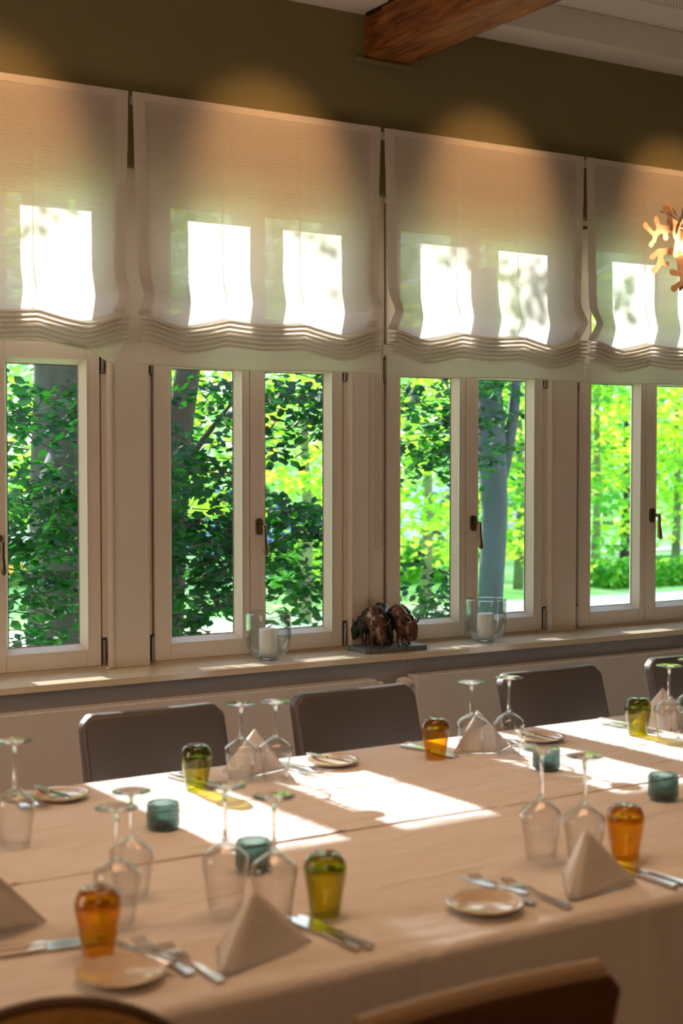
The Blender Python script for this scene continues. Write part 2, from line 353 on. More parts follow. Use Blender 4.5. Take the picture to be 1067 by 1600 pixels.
def sash(win, m, side, za, zb, handle=None, hinge=True):
    YF, YG = 5.083, 5.122
    if side < 0: xa, xb, oa, ob = m-.422, m-.0015, m-.352, m-.040
    else: xa, xb, oa, ob = m+.0015, m+.437, m+.066, m+.382
    fr = MB(); bt = .066 if za < 1 else .055
    ring(fr, xa, xb, za, zb, YF, 5.15, oa-xa, xb-ob, bt, .066)
    s = fr.build('sash', M_frame, win, bevel=.003)
    b = MB(); bevel_ring(b, oa, ob, za+bt, zb-.066, YF+.004, YG-.004, .020)
    # quirk line round the opening
    ring(b, oa-.006, ob+.006, za+bt-.006, zb-.060, YF-.003, YF+.004, .006, .006, .006, .006)
    b.build('glazing_bead', M_bead, s)
    g = MB(); ring(g, oa+.019, ob-.019, za+bt+.019, zb-.085, YG-.005, YG-.002, .003, .003, .003, .003); g.build('gasket', M_gasket, s)
    p = MB(); p.add([(oa+.01, YG, za+bt+.01), (ob-.01, YG, za+bt+.01), (ob-.01, YG, zb-.07), (oa+.01, YG, zb-.07)], [(0, 1, 2, 3)])
    p.build('pane', M_pane, s)
    if handle:
        hx = m+.037; h = MB()
        V = []; n = 24
        for y in (YF-.011, YF+.001):
            for k in range(n):
                a = 2*PI*k/n; V.append((hx+.0145*math.cos(a), y, handle+(.0145*math.sin(a))+(.020 if math.sin(a) > 0 else -.020)))
        h.add(V, [tuple(range(n)), tuple(range(2*n-1, n-1, -1))]+[(k, (k+1) % n, n+(k+1) % n, n+k) for k in range(n)])
        h.tube([(hx, YF-.008, handle+.002), (hx, YF-.048, handle+.002), (hx, YF-.054, handle-.002)], [.009, .0085, .008], 12)
        lv = [(hx, YF-.050, handle+.006), (hx, YF-.054, handle-.012), (hx, YF-.054, handle-.045), (hx, YF-.058, handle-.082), (hx, YF-.063, handle-.104), (hx, YF-.064, handle-.112)]
        h.tube(lv, [.0095, .0085, .0085, .0115, .0115, .006], 12)
        h.build('handle', M_bronze, s, smooth=True, bevel=0, angle=50)
    if hinge:
        hx = m-.431 if side < 0 else m+.449
        for hz in (za+.055, zb-.06):
            q = MB(); q.box(hx-.012, hx+.012, YF+.004, YF+.02, hz-.055, hz+.050); q.build('hinge_gap_shade', M_gap, s)  # dark box standing for the shade in the groove behind the hinge
            q = MB(); q.tube([(hx, YF, hz-.045), (hx, YF, hz+.042)], .0062, 10); q.tube([(hx, YF, hz-.052), (hx, YF, hz-.046)], .0085, 10)
            q.build('hinge', M_hinge, s, smooth=True)
for i, m in enumerate(MIDS):
    win = empty('window_%d' % (i+1), (0, 0, 0)); win.location = (0, 0, 0); struct(win)
    f = MB(); ring(f, m-.447, m+.462, .765, 2.705, 5.091, 5.1505, .018, .018, .042, .025)
    ring(f, m-.447, m+.462, .765, 2.705, 5.1505, 5.172, .050, .050, .065, .075)
    f.box(m-.025, m+.03, 5.152, 5.164, .80, 2.70); f.box(m-.44, m+.455, 5.152, 5.17, 2.02, 2.10)
    f.box(m-.44, m+.455, 5.09, 5.152, 2.036, 2.084)
    f.build('window_frame', M_frame, win, bevel=.002)
    f = MB(); f.box(m-.445, m+.458, 5.101, 5.149, .80, .8085); f.build('sill_gap', mat('brown_gap', (.16, .11, .06), .7), win)
    for sd in (-1, 1):
        sash(win, m, sd, .808, 2.035, HZ[i] if sd > 0 else None)
        sash(win, m, sd, 2.085, 2.664, None, hinge=False)

# ceiling beam with bearing plate
bm_ = MB(); NS = 30; V = []; F_ = []
for i in range(NS+1):
    y = 5.035-i*(5.6/NS); j = lambda k: noise.noise(Vector((k*7.1, y*1.7, 3)))*.012
    xa, xb, z0, z1 = 3.195+j(1), 3.410+j(2), 3.252+j(3)*.8, 3.60
    V += [(xa, y, z0+.012), (xa+.014, y, z0), (xb-.014, y, z0), (xb, y, z0+.012), (xb, y, z1), (xa, y, z1)]
for i in range(NS):
    for k in range(6): a, b = i*6+k, i*6+(k+1) % 6; F_.append((a, b, b+6, a+6))
F_ += [(0, 1, 2, 3, 4, 5), tuple(NS*6+k for k in range(6))]
bm_.add(V, F_); beam = bm_.build('ceiling_beam', M_beam, smooth=True, angle=25)
tag(beam, 'rough reddish-brown timber beam running under the ceiling into the olive wall', 'beam')
cr = MB()
for k in range(24):
    y = 5.00-k*.1; z = 3.42+.02*math.sin(k*.5)+k*.003
    if k: cr.box(3.188, 3.199, y, y+.101, min(z, zp)-.002, max(z, zp)+.003)
    zp = z
cr.build('crack', mat('beam_crack', (.015, .008, .004), .9), beam)
bp_ = MB(); bp_.box(3.148, 3.425, 4.995, 5.032, 3.232, 3.248); bp_.build('bearing_plate', M_olive, beam, bevel=.004)

# ------------------------------------------------------------------ radiators
def radiator(xa, xb, label, valve_side=None):
    r = empty('radiator', (xa, 4.75, .10)); tag(r, label, 'radiator', 'flat panel radiators under the window sill')
    L = xb-xa; zt = .612
    m = MB(); m.box(0, L, 0, .006, 0, zt); m.box(0, L, .070, .076, 0, zt-.01); m.build('front_panel', M_rad, r, bevel=.003)
    for sx in (0, L-.012):
        m = MB(); m.box(sx, sx+.012, .006, .070, .01, zt); m.build('side_cover', M_rad, r, bevel=.002)
    m = MB()
    n = int(L/.03)
    for k in range(n): m.box(.015+k*(L-.03)/n, .015+k*(L-.03)/n+.016, .010, .066, zt-.012, zt-.009)
    m.box(.012, L-.012, .006, .012, zt-.012, zt-.001); m.box(.012, L-.012, .064, .070, zt-.012, zt-.001)
    m.build('top_grille', M_rad, r)
    for bxp in (.15, L-.15):
        m = MB(); m.box(bxp-.02, bxp+.02, .074, .117, .05, zt-.06); m.build('wall_bracket', M_radgap, r)
    for bxp in (.10, L-.10):
        m = MB(); m.tube([(bxp, .04, .02), (bxp, .04, -.10)], .009, 10); m.build('feed_pipe', M_plastic, r, smooth=True)
    z = zt-.030
    if valve_side == 'L':
        m = MB(); m.tube([(0.004, .036, z), (-.022, .036, z)], .012, 16); m.tube([(-.018, .036, z), (-.030, .036, z)], .021, 24)
        m.tube([(-.030, .036, z), (-.036, .036, z), (-.066, .036, z), (-.070, .036, z)], [.020, .026, .023, .018], 24)
        v = m.build('thermostat_valve', M_plastic, r, smooth=True)
        m = MB()
        for k in range(12):
            a = 2*PI*k/12; m.box(-.062, -.040, .036+.0195*math.cos(a)-.0012, .036+.0195*math.cos(a)+.0012, z+.0195*math.sin(a)-.0012, z+.0195*math.sin(a)+.0012)
        m.build('grip_ribs', M_plastic, v)
    if valve_side == 'R':
        m = MB(); m.tube([(L-.003, .036, z), (L+.016, .036, z)], .014, 16); m.build('valve_collar', M_black, r, smooth=True)
        m = MB(); m.tube([(L+.014, .036, z), (L+.018, .036, z), (L+.045, .036, z), (L+.048, .036, z)], [.012, .018, .016, .012], 20); m.build('valve_knob', M_plastic, r, smooth=True)
radiator(-.3, 3.085, 'long white panel radiator under the left part of the sill, behind the left chairs', 'R')
radiator(3.28, 6.3, 'white panel radiator right of the valves, behind the two right-hand chairs', 'L')

# ------------------------------------------------------------------ roman blinds
def blind(xl, xr, label, seed, flap=False, chain=None):
    r = empty('roman_blind', ((xl+xr)/2, 4.86, 2.93)); tag(r, label, 'blind', 'row of sheer roman blinds over the windows')
    K = 4.975/4.83; xl *= K; xr *= K; r.location = ((xl+xr)/2, 5.005, 2.97)
    W = xr-xl; ox, oy, oz = (xl+xr)/2, 5.005, 2.97
    rnd = random.Random(seed); NX = 90
    cords = [.035, .34, .66, .965]
    # profile: (y offset from the fabric plane 4.83, z, edge bulge weight, wave weight)
    prof = []
    for k in range(26):
        z = 2.926-k*(2.926-2.285)/25; prof.append((0, z, 0, 0))
    prof += [(-.012, 2.262, .2, .1), (-.030, 2.235, .45, .25), (-.046, 2.212, .75, .4), (-.055, 2.197, 1, .5), (-.052, 2.186, .9, .6), (-.036, 2.165, .65, .8), (-.016, 2.142, .3, .9), (0.0, 2.126, 0, 1)]
    z = 2.120
    for k in range(6):
        d = .060-.005*k
        prof += [(-.006, z, 0, 1), (-.3*d, z-.0030, 0, 1), (-.7*d, z-.0055, 0, 1), (-d, z-.0080, 0, 1), (-d-.004, z-.0115, 0, 1), (-d+.002, z-.0150, 0, 1), (-.5*d, z-.0150, 0, 1), (-.010, z-.0155, 0, 1)]
        z -= .0172
    stack_end = len(prof)
    prof += [(-.012, z-.003, 0, .7), (-.014, z-.02, 0, .3), (-.014, z-.045, 0, .1), (-.013, 1.948, 0, 0), (-.012, 1.936, 0, 0)]
    def wave(u):
        # high at the cords, sagging between them, deepest next to the outer cords
        s = 0
        for a, b_, dp in ((cords[0], cords[1], .036), (cords[1], cords[2], .012), (cords[2], cords[3], .036)):
            if a <= u <= b_:
                t = (u-a)/(b_-a)
                pk = .42 if dp > .02 and a < .3 else (.58 if dp > .02 else .5)
                s = -dp*(1-abs((t-pk)/(pk if t < pk else 1-pk))**1.3)
        return s
    V = []
    for i in range(NX+1):
        u = i/NX; x = xl+u*W
        e = min(u, 1-u)
        for j, (dy, z, eb, wv) in enumerate(prof):
            tt = max(0, (2.926-z)/1.0)
            yy = 4.832+dy*(1 if j >= 34 else (.40+.6*math.exp(-(e/.10)**2)+.22*sum(math.exp(-((u-c)/.03)**2) for c in cords[1:3])))
            xs = x
            # sides draw in slightly towards the stack
            hw = .5-u
            xs += hw*W*.034*min(1, tt*1.5)*(1 if j < stack_end else .3)
            # soft billow and dowel creases in the flat part
            if j < 26:
                yy += .004*math.sin(u*9+seed)*tt + .003*noise.noise(Vector((u*6, z*5, seed)))
                yy += -.0035*abs(math.sin((2.926-z)/.118*PI))*(.3+tt)
                yy += -.004*sum(math.exp(-((u-c)/.012)**2) for c in cords)*(.5+.5*math.sin(z*53))
            zz = z+wave(u)*wv
            if j >= stack_end:
                yy += .010*math.sin(u*11+seed*2)*((2.02-z)/.08 if z < 2.02 else 0)
                zz += .004*math.sin(u*7+seed)
                if flap:
                    xp = x-1.0
                    # hem is folded up behind the stack, a loose corner hangs at the right end
                    c = 2.0+.0
                    if x < 1.936: lim = 2.010
                    elif x < 2.055: lim = 2.010-(x-1.936)/.119*.075
                    else: lim = 1.935+(x-2.055)/.062*.085
                    zz = max(zz, lim+wave(u)*.2); yy -= .0
            V.append((xs-ox, yy+.145-oy, 1.6+(zz-1.6)*K-oz))
    NP = len(prof); F1 = []; F2 = []; F3 = []
    for i in range(NX):
        for j in range(NP-1):
            q = (i*NP+j, (i+1)*NP+j, (i+1)*NP+j+1, i*NP+j+1)
            (F1 if j < 33 else F2 if j < stack_end-1 else F3).append(q)
    def sub(name, Fs, mt):
        used = sorted({a for f in Fs for a in f}); mp = {a: k for k, a in enumerate(used)}
        m = MB(); m.add([V[a] for a in used], [tuple(mp[a] for a in f) for f in Fs]); return m.build(name, mt, r, smooth=True, angle=0)
    fab = sub('fabric', F1, M_blind); st = sub('folded_stack', F2, M_stack); hm = sub('hem', F3, M_blindhem)
    m = MB(); m.tube([(V[i*NP+NP-1][0], V[i*NP+NP-1][1], V[i*NP+NP-1][2]+.001) for i in range(0, NX+1)], .0022, 6); m.build('bottom_seam', M_stack, hm, smooth=True)
    # sewn side hems (double cloth) as narrow strips just in front of the fabric
    for sd in (0, 1):
        m = MB(); Vs = []; cols = range(0, 5) if sd == 0 else range(NX-4, NX+1)
        for i in cols:
            for j in range(34):
                p = V[i*NP+j]; Vs.append((p[0], p[1]-.0022, p[2]))
        cc = len(list(cols)); Fs = [(a*34+b, (a+1)*34+b, (a+1)*34+b+1, a*34+b+1) for a in range(cc-1) for b in range(33)]
        m.add(Vs, Fs); m.build('side_hem', M_blindhem, fab, smooth=True, angle=0)
    m = MB(); Vs = []
    for i in range(NX+1):
        for z in (0, -.028): p = V[i*NP]; Vs.append((p[0], p[1]-.003, p[2]+z))
    m.add(Vs, [(2*i, 2*i+2, 2*i+3, 2*i+1) for i in range(NX)]); m.build('top_hem', M_blindhem, fab, smooth=True)
    # stitched ring tapes
    for c in cords[1:3]:
        m = MB(); i = int(c*NX); Vs = []
        for j in range(34):
            p = V[i*NP+j]
            for dx in (-.0022, .0022): Vs.append((p[0]+dx, p[1]+.003, p[2]))
        m.add(Vs, [(2*j, 2*j+1, 2*j+3, 2*j+2) for j in range(33)]); m.build('ring_tape', M_blind, fab)
    m = MB(); m.box(-W/2+.012, W/2-.012, -.018, .024, -.040, -.012); m.build('headrail', M_plastic, r)
    for bxp in (-W/2+.075, .02):
        m = MB(); m.box(bxp-.007, bxp+.007, .012, .024, -.014, .006); m.box(bxp-.005, bxp+.005, .008, .014, -.008, .010)
        m.build('wall_clip', mat('clip_plastic', (.50, .42, .28), .4), r, bevel=.002)
    if chain:
        for cx_, sep_, zb in chain:
            m = MB(); zt = 2.93
            for sx in (-sep_/2, sep_/2):
                n = int((zt-zb)/.0052)
                for k in range(n):
                    c = Vector((cx_-ox+sx, 5.045-oy+.10*0, zt-k*.0052-oz)); R = .0020
                    V8 = [c+Vector(d)*R for d in ((1, 0, 0), (-1, 0, 0), (0, 1, 0), (0, -1, 0), (0, 0, 1), (0, 0, -1))]
                    m.add(V8, [(0, 2, 4), (2, 1, 4), (1, 3, 4), (3, 0, 4), (2, 0, 5), (1, 2, 5), (3, 1, 5), (0, 3, 5)])
                m.tube([(cx_-ox+sx, 5.045-oy, zt-oz), (cx_-ox+sx, 5.045-oy, zb-oz)], .0005, 4)
            m.tube([(cx_-ox+sep_/2*math.cos(a), 5.045-oy, zb-oz-sep_/2*math.sin(a)) for a in [PI*k/6 for k in range(7)]], .0014, 5)
            m.build('bead_chain', mat('bead_chain_plastic', (.30, .20, .14), .35), r, smooth=True)
    return r
blind(1.025, 2.062, 'sheer white roman blind at the left edge, its hem turned up and one corner hanging', 1, flap=True)
blind(2.078, 3.150, 'second sheer white roman blind from the left, above the window with the left candle vase', 2, chain=[(3.275, .014, 1.225), (3.300, .006, 1.23)])
blind(3.169, 4.222, 'third sheer white roman blind from the left, above the window with the right candle vase', 3)
blind(4.234, 5.290, 'sheer white roman blind at the right edge, behind the copper pendant lamp', 4)

# ------------------------------------------------------------------ things on the sill
def hurricane(x, y, label, clabel):
    r = empty('hurricane_vase', (x, y, .7955)); tag(r, label, 'candle vase', 'clear glass candle vases on the sill')
    R = .088; H = .186
    prof = [(0, .014), (.030, .013), (.050, .020), (.070, .038), (.082, .062), (.089, .092), (R, .13), (R+.0015, H-.004), (R+.002, H)]
    m = MB(); m.lathe([(.0001, .0), (.034, .0), (.038, .003), (.040, .006), (.058, .013), (.075, .030), (.086, .054), (.093, .090), (R+.003, .13), (R+.0045, H-.002), (R+.004, H), (R+.002, H+.001), (R+.0005, H-.001), (R-.0005, .13), (.089, .092), (.082, .060), (.070, .038), (.050, .022), (.030, .0155), (.0001, .014)], 64)
    m.build('glass_bowl', M_hurr, r, smooth=True, angle=60)
    m = MB(); m.tube([((R+.0025)*math.cos(a), (R+.0025)*math.sin(a), H) for a in [2*PI*k/48 for k in range(49)]], .0016, 6, cap=False)
    m.build('rim', M_stem, r, smooth=True)
    m = MB(); m.lathe([(.0001, .001), (.030, .001), (.036, .004), (.032, .009), (.0001, .011)], 40); m.build('thick_base', M_stem, r, smooth=True)
    c = empty('pillar_candle', (x, y, .7955+.0165)); tag(c, clabel, 'candle', 'white pillar candles in the glass vases')
    m = MB(); m.lathe([(.0001, 0), (.0355, 0), (.0370, .003), (.0370, .100), (.0355, .107), (.031, .108), (.024, .104), (.0001, .103)], 48)
    m.build('wax', M_wax, c, smooth=True, angle=50)
    m = MB(); m.tube([(0, 0, .102), (.001, 0, .108), (.003, .001, .113)], .0013, 6); m.build('wick', M_wick, c)
hurricane(2.714, 4.978, 'clear rounded glass vase holding a candle, standing left of the bronze bulls', 'white pillar candle in the glass vase left of the bronze bulls')
hurricane(3.792, 4.968, 'clear rounded glass vase holding a candle, standing right of the bronze bulls', 'white pillar candle in the glass vase right of the bronze bulls')

# bronze sculpture of huddled bulls
def sculpture():
    r = empty('bronze_sculpture', (3.272, 4.965, .7955), -.02)
    tag(r, 'bronze sculpture of bulls huddled together on a dark stone slab on the sill', 'sculpture')
    m = MB(); m.box(-.150, .152, -.078, .075, 0, .020); m.build('stone_slab', M_slab, r, bevel=.002)
    def bull(cx, cy, rz, sc, mt, lift):
        me = MB(); M = Matrix.Translation((cx, cy, .020)) @ Matrix.Rotation(rz, 4, 'Z') @ Matrix.Scale(sc, 4)
        def blob(c, rad, nz=14, na=20, f=None):
            V = []; F_ = []
            for i in range(nz+1):
                th = PI*i/nz
                for k in range(na):
                    ph = 2*PI*k/na; p = Vector((math.sin(th)*math.cos(ph), math.sin(th)*math.sin(ph), math.cos(th)))
                    d = 1+.16*noise.noise(p*2.3+Vector((cx*40, cy*30, 0)))+.05*noise.noise(p*7)
                    q = Vector((p.x*rad[0], p.y*rad[1], p.z*rad[2]))*d
                    if f: q = f(q)
                    V.append(M @ (q+Vector(c)))
            for i in range(nz):
                for k in range(na):
                    a, b = i*na+k, i*na+(k+1) % na; F_.append((a, b, b+na, a+na))
            me.add(V, F_)
        def hump(q):  # tall hump over the shoulders, belly tucked up
            q.z += .022*math.exp(-((q.x-.022)/.03)**2); q.y *= 1-.25*max(0, -q.z/.05); return q
        blob((0, 0, .098), (.070, .036, .046), f=hump)
        blob((.045, 0, .085), (.036, .034, .046))
        blob((.078, 0, .064), (.022, .019, .036))      # lowered head
        blob((.086, 0, .038), (.012, .013, .018))      # muzzle
        def tb(p, rr): me.tube([M @ Vector(q) for q in p], [x*sc for x in rr], 8)
        for sx, sy in ((.040, .020), (.040, -.020), (-.046, .019), (-.046, -.019)):
            k = .006 if sx > 0 else -.008
            tb([(sx, sy, .085), (sx+k, sy, .050), (sx-k*.4, sy, .024), (sx, sy, .006), (sx+.004, sy, 0)], [.020, .011, .0055, .0050, .0075])
        for s in (-1, 1):
            tb([(.076, s*.012, .088), (.078, s*.030, .096), (.082, s*.037, .112), (.082, s*.034, .121)], [.006, .0048, .003, .0008])
            tb([(.070, s*.015, .080), (.064, s*.030, .078), (.062, s*.036, .072)], [.005, .006, .001])
        tb([(-.070, 0, .105), (-.080, 0, .085), (-.080, .002, .055), (-.078, .004, .040)], [.005, .003, .0025, .005])
        o = me.build('bull', mt, r, smooth=True, angle=60)
        md = o.modifiers.new('r', 'REMESH'); md.mode = 'VOXEL'; md.voxel_size = .0022; md.use_smooth_shade = True
    bull(-.072, -.012, -1.75, 1.06, M_bull, 0)
    bull(-.010, .022, 1.25, 1.08, M_bulldark, 0)
    bull(.030, -.020, -1.45, 1.08, M_bull, 0)
    bull(.062, .010, -1.25, 1.04, M_bull, 0)
    bull(-.050, .030, 2.3, .95, M_bulldark, 0)
sculpture()

# ------------------------------------------------------------------ table
TX0, TX1, TY0, TY1, TZ = -.35, 4.9, 2.00, 3.48, .75
tb = empty('dining_table', ((TX0+TX1)/2, (TY0+TY1)/2, 0)); tag(tb, 'long rectangular dining table hidden under the white cloths', 'table')
cx_, cy_ = tb.location.x, tb.location.y
m = MB(); m.box(TX0+.03-cx_, TX1-.03-cx_, TY0+.03-cy_, TY1-.03-cy_, .715, .744); m.build('tabletop', M_chairleg, tb)
for lx in (TX0+.12, 2.3, TX1-.12):
    for ly in (TY0+.12, TY1-.12):
        m = MB(); m.box(lx-.03-cx_, lx+.03-cx_, ly-.03-cy_, ly+.03-cy_, 0, .715); m.build('leg', M_chairleg, tb)
def cloth(name, label, xa, xb, path, zoff, seed, creases_y, group):
    """path: list of (y, z) from one side to the other, swept along x"""
    r = MB(); NX = int((xb-xa)/.009); V = []
    cx0, cy0 = (xa+xb)/2, 0
    for i in range(NX+1):
        x = xa+(xb-xa)*i/NX
        for (y, z) in path:
            dz = 0
            if z > TZ-.004:
                for c in creases_y: dz += .0035*math.exp(-((x-c-.01*math.sin(y*3))/.010)**2)
                for c in (2.34, 3.1): dz += .0028*math.exp(-((y-c)/.010)**2)
                dz += .0018*noise.noise(Vector((x*3, y*9, seed)))
            yy = y
            if z < TZ-.03:
                d = (TZ-z)/.35; s_ = -1 if y < 2.7 else 1
                yy += s_*(.012+.012*math.sin(x*7+seed)+.006*math.sin(x*17))*d
            V.append((x, yy, z+dz+zoff))
    NP = len(path); r.add(V, [(i*NP+j, (i+1)*NP+j, (i+1)*NP+j+1, i*NP+j+1) for i in range(NX) for j in range(NP-1)])
    o = r.build(name, M_cloth, smooth=True, angle=0)
    md = o.modifiers.new('solid', 'SOLIDIFY'); md.thickness = .0012; md.offset = -1
    tag(o, label, 'tablecloth', group); return o
def edge(yc, s, n=8, R=.022, low=.36):
    # from hanging hem up round the table edge, s=-1 near edge, +1 far edge
    P = [(yc+s*R*.9, low+(TZ-R-low)*k/12) for k in range(12)]
    P += [(yc+s*R*(math.cos(a))-0*s, TZ-R+R*math.sin(a)) for a in [PI/2*k/n for k in range(n+1)]]
    return P
e1 = edge(TY0+.004, -1)
flat = [(e1[-1][0]+(2.752-e1[-1][0])*k/90, TZ) for k in range(1, 91)]
cloth('tablecloth', 'white tablecloth over the near half of the long table, hanging down in front', TX0-.02, TX1+.02, e1+flat, .0008, 3, (.62, 1.36, 2.12, 2.86, 3.6), 'white tablecloths on the long table')
e2 = edge(TY1-.004, 1, low=.49)
flat2 = [(2.722+(e2[-1][0]-2.722)*k/90, TZ) for k in range(0, 90)]
cloth('tablecloth', 'white tablecloth over the window-side half of the long table, crossed by sunlight', TX0-.01, TX1+.01, flat2+e2[::-1], .0032, 7, (.9, 1.66, 2.38, 3.14, 3.9), 'white tablecloths on the long table')
TT = TZ+.0045   # where things stand

# ------------------------------------------------------------------ chairs
def backrest_mesh(W, z0, z1, lean, th, bow, ncx=24, ncz=16, rc=.03):
    """upholstered back, leaning towards -y of its frame with height, bowed across; front face towards +y"""
    V = []; F_ = []
    def pt(u, v, s):
        z = z0+(z1-z0)*v
        hw = W/2
        d = (z1-z)
        if d < rc: hw -= rc-math.sqrt(max(0, rc*rc-(rc-d)**2))
        x = (u-.5)*2*hw
        y = -lean*(v**1.15)-bow*(1-(2*u-1)**2)*v
        t = th/2*(1-.25*v)*(1-.0*abs(2*u-1))
        if s > 0: t += .004*(1-(2*u-1)**4)
        return (x, y+s*t, z)
    for s in (1, -1):
        for i in range(ncx+1):
            for j in range(ncz+1): V.append(pt(i/ncx, j/ncz, s))
    N = ncz+1; B = (ncx+1)*N
    for i in range(ncx):
        for j in range(ncz):
            a = i*N+j; F_.append((a, a+N, a+N+1, a+1)); F_.append((B+a, B+a+1, B+a+N+1, B+a+N))
    for j in range(ncz):
        F_.append((j, j+1, B+j+1, B+j)); a = ncx*N; F_.append((a+j, B+a+j, B+a+j+1, a+j+1))
    for i in range(ncx):
        F_.append((i*N, B+i*N, B+(i+1)*N, (i+1)*N)); F_.append((i*N+ncz, (i+1)*N+ncz, B+(i+1)*N+ncz, B+i*N+ncz))
    m = MB(); m.add(V, F_); return m
def make_chair(label, mt, side_mt, top_mt=None, W=.455, top=.862, sd=.46):
    r = empty('dining_chair'); tag(r, label, 'chair')
    b = backrest_mesh(W, .40, top, .115, .062, -.012).build('backrest', mt, r, smooth=True, bevel=.012, segs=3)
    # welted edges
    for s in (-1, 1):
        m = MB(); P = []
        for k in range(15):
            v = k/14; z = .40+(top-.40)*v; d = top-z; hw = W/2-(.03-math.sqrt(max(0, .03**2-(.03-d)**2)) if d < .03 else 0)
            P.append((s*(hw-.010), -.115*(v**1.15)+.031*(1-.25*v)+.001, z-.006))
        m.tube(P, .0028, 6); m.build('piping', side_mt, b, smooth=True)
    if top_mt:
        m = MB(); P = []
        for k in range(21):
            u = k/20; P.append(((u-.5)*2*(W/2-.035), -.115+.012*(1-(2*u-1)**2), top-.002))
        m.tube(P, .018, 10); o = m.build('top_roll', top_mt, b, smooth=True); o['label'] = 'lighter tan top edge of the backrest'
    m = MB(); m.box(-W/2, W/2, .035, .02+sd, .40, .475); m.build('seat', mt, r, bevel=.02, segs=3)
    for sx in (-1, 1):
        for yy, lean in ((.045, -.05), (sd-.01, .0)):
            x = sx*(W/2-.03); m = MB(); a, b2 = .019, .014
            V = [(x-a, yy-a, .40), (x+a, yy-a, .40), (x+a, yy+a, .40), (x-a, yy+a, .40)]+[(x-b2, yy-b2+lean, 0), (x+b2, yy-b2+lean, 0), (x+b2, yy+b2+lean, 0), (x-b2, yy+b2+lean, 0)]
            m.add(V, [(0, 1, 2, 3), (7, 6, 5, 4), (0, 4, 5, 1), (1, 5, 6, 2), (2, 6, 7, 3), (3, 7, 4, 0)]); m.build('leg', M_chairleg, r, bevel=.003)
    return r
# chair frame: front faces +y and the back leans to -y; window-side chairs are turned round
c0 = make_chair('dark leather chair', M_leather, M_leather_side)
GC = 'grey-brown leather chairs on the window side of the table'
far = [(1.706, 3.735, 'dark brown leather chair behind the lime tumbler, leftmost of the window side'),
       (2.404, 3.735, 'dark brown leather chair behind the plate in the middle, under the bronze bulls'),
       (3.217, 3.735, 'dark brown leather chair against the right radiator, fully in view right of centre'),
       (3.905, 3.735, 'dark leather chair cut by the right edge, behind the pyramid napkin')]
for i, (x, y, lb) in enumerate(far):
    o = c0 if i == 0 else copy_tree(c0)
    o.location = (x, y, 0); o.rotation_euler = (0, 0, PI+(.0, .0, .02, -.03)[i]); tag(o, lb, 'chair', GC)
nc = make_chair('brown leather chair on the near side, its tan-topped back rising at the bottom right', M_brownleather, M_brownpipe, M_brownpipe, W=.47, top=.885, sd=.30)
nc.location = (1.135, 1.60, 0)
# round-backed cane chair at the bottom left corner
rc_ = empty('round_back_chair', (.700, 1.905, -.008), -.35); tag(rc_, 'chair with rounded tan cane back and dark rim, just peeking in at the bottom left', 'chair')
m = MB(); V = []; F_ = []; NA, NR = 36, 10
for s in (0, 1):
    for i in range(NA+1):
        a = PI*i/NA
        for j in range(NR+1):
            q = j/NR; x = .235*math.cos(a)*q; z = .62+.245*math.sin(a)*q; y = -.05-.28*((z-.5)**2)+.35*x*x+(-.012 if s else .012)
            V.append((x, y, z))
N = NR+1; B = (NA+1)*N
for i in range(NA):
    for j in range(NR):
        a = i*N+j; F_ += [(a, a+1, a+N+1, a+N), (B+a, B+a+N, B+a+N+1, B+a+1)]
m.add(V, F_); rb = m.build('backrest', M_cane, rc_, smooth=True)
m = MB(); m.tube([(.238*math.cos(a), -.05-.28*((.62+.248*math.sin(a)-.5)**2)+.35*(.238*math.cos(a))**2, .62+.248*math.sin(a)) for a in [PI*k/30 for k in range(31)]], .010, 10); m.build('rim', M_canerim, rb, smooth=True)
m = MB(); m.lathe([(.0001, .30), (.20, .30), (.225, .312), (.225, .328), (.20, .34), (.0001, .345)], 40, (0, .17, 0)); m.build('seat', M_cane, rc_, smooth=True)
for sx, sy in ((-.17, .0), (.17, .0), (-.15, .33), (.15, .33)):
    m = MB(); m.tube([(sx, sy, .305), (sx*1.12, sy*1.05-.01, 0)], [.016, .012], 10); m.build('leg', M_canerim, rc_, smooth=True)
for sx in (-1, 1):
    m = MB(); m.tube([(sx*.19, .0, .31), (sx*.215, -.02, .50), (sx*.236, -.04, .63)], .012, 8); m.build('back_post', M_canerim, rc_, smooth=True)

# ------------------------------------------------------------------ glassware
def make_wine(H):
    """upturned stemmed glass: rim on the cloth, foot on top"""
    r = empty('wine_glass'); k = H/.235
    R = .040
    prof = [(.0315, .0), (.0345, .020), (.0385, .055), (.0425, .082), (.0440, .094), (.0420, .104), (.032, .114), (.018, .124), (.0075, .133), (.0045, .140)]
    inner = [(max(.0005, a-.0012), z-.0008 if z > .09 else z) for a, z in prof[:-2]]+[(.0006, .127)]
    outer = [(a, z*k) for a, z in prof]; inn = [(a, z*k) for a, z in inner]
    m = MB(); m.lathe(inn[::-1]+outer, 48); m.build('bowl', M_winebowl, r, smooth=True, angle=0)
    m = MB(); m.lathe([(.0001, .128*k), (.006, .1315*k), (.0046, .140*k), (.0036, .155*k), (.0034, .185*k), (.0038, .205*k), (.0055, H-.010), (.012, H-.0050), (.026, H-.0024), (.0385, H-.0010), (.0392, H-.0004), (.0385, H), (.0001, H+.0003)], 40)
    m.build('stem_and_foot', M_stem, r, smooth=True, angle=0)
    return r
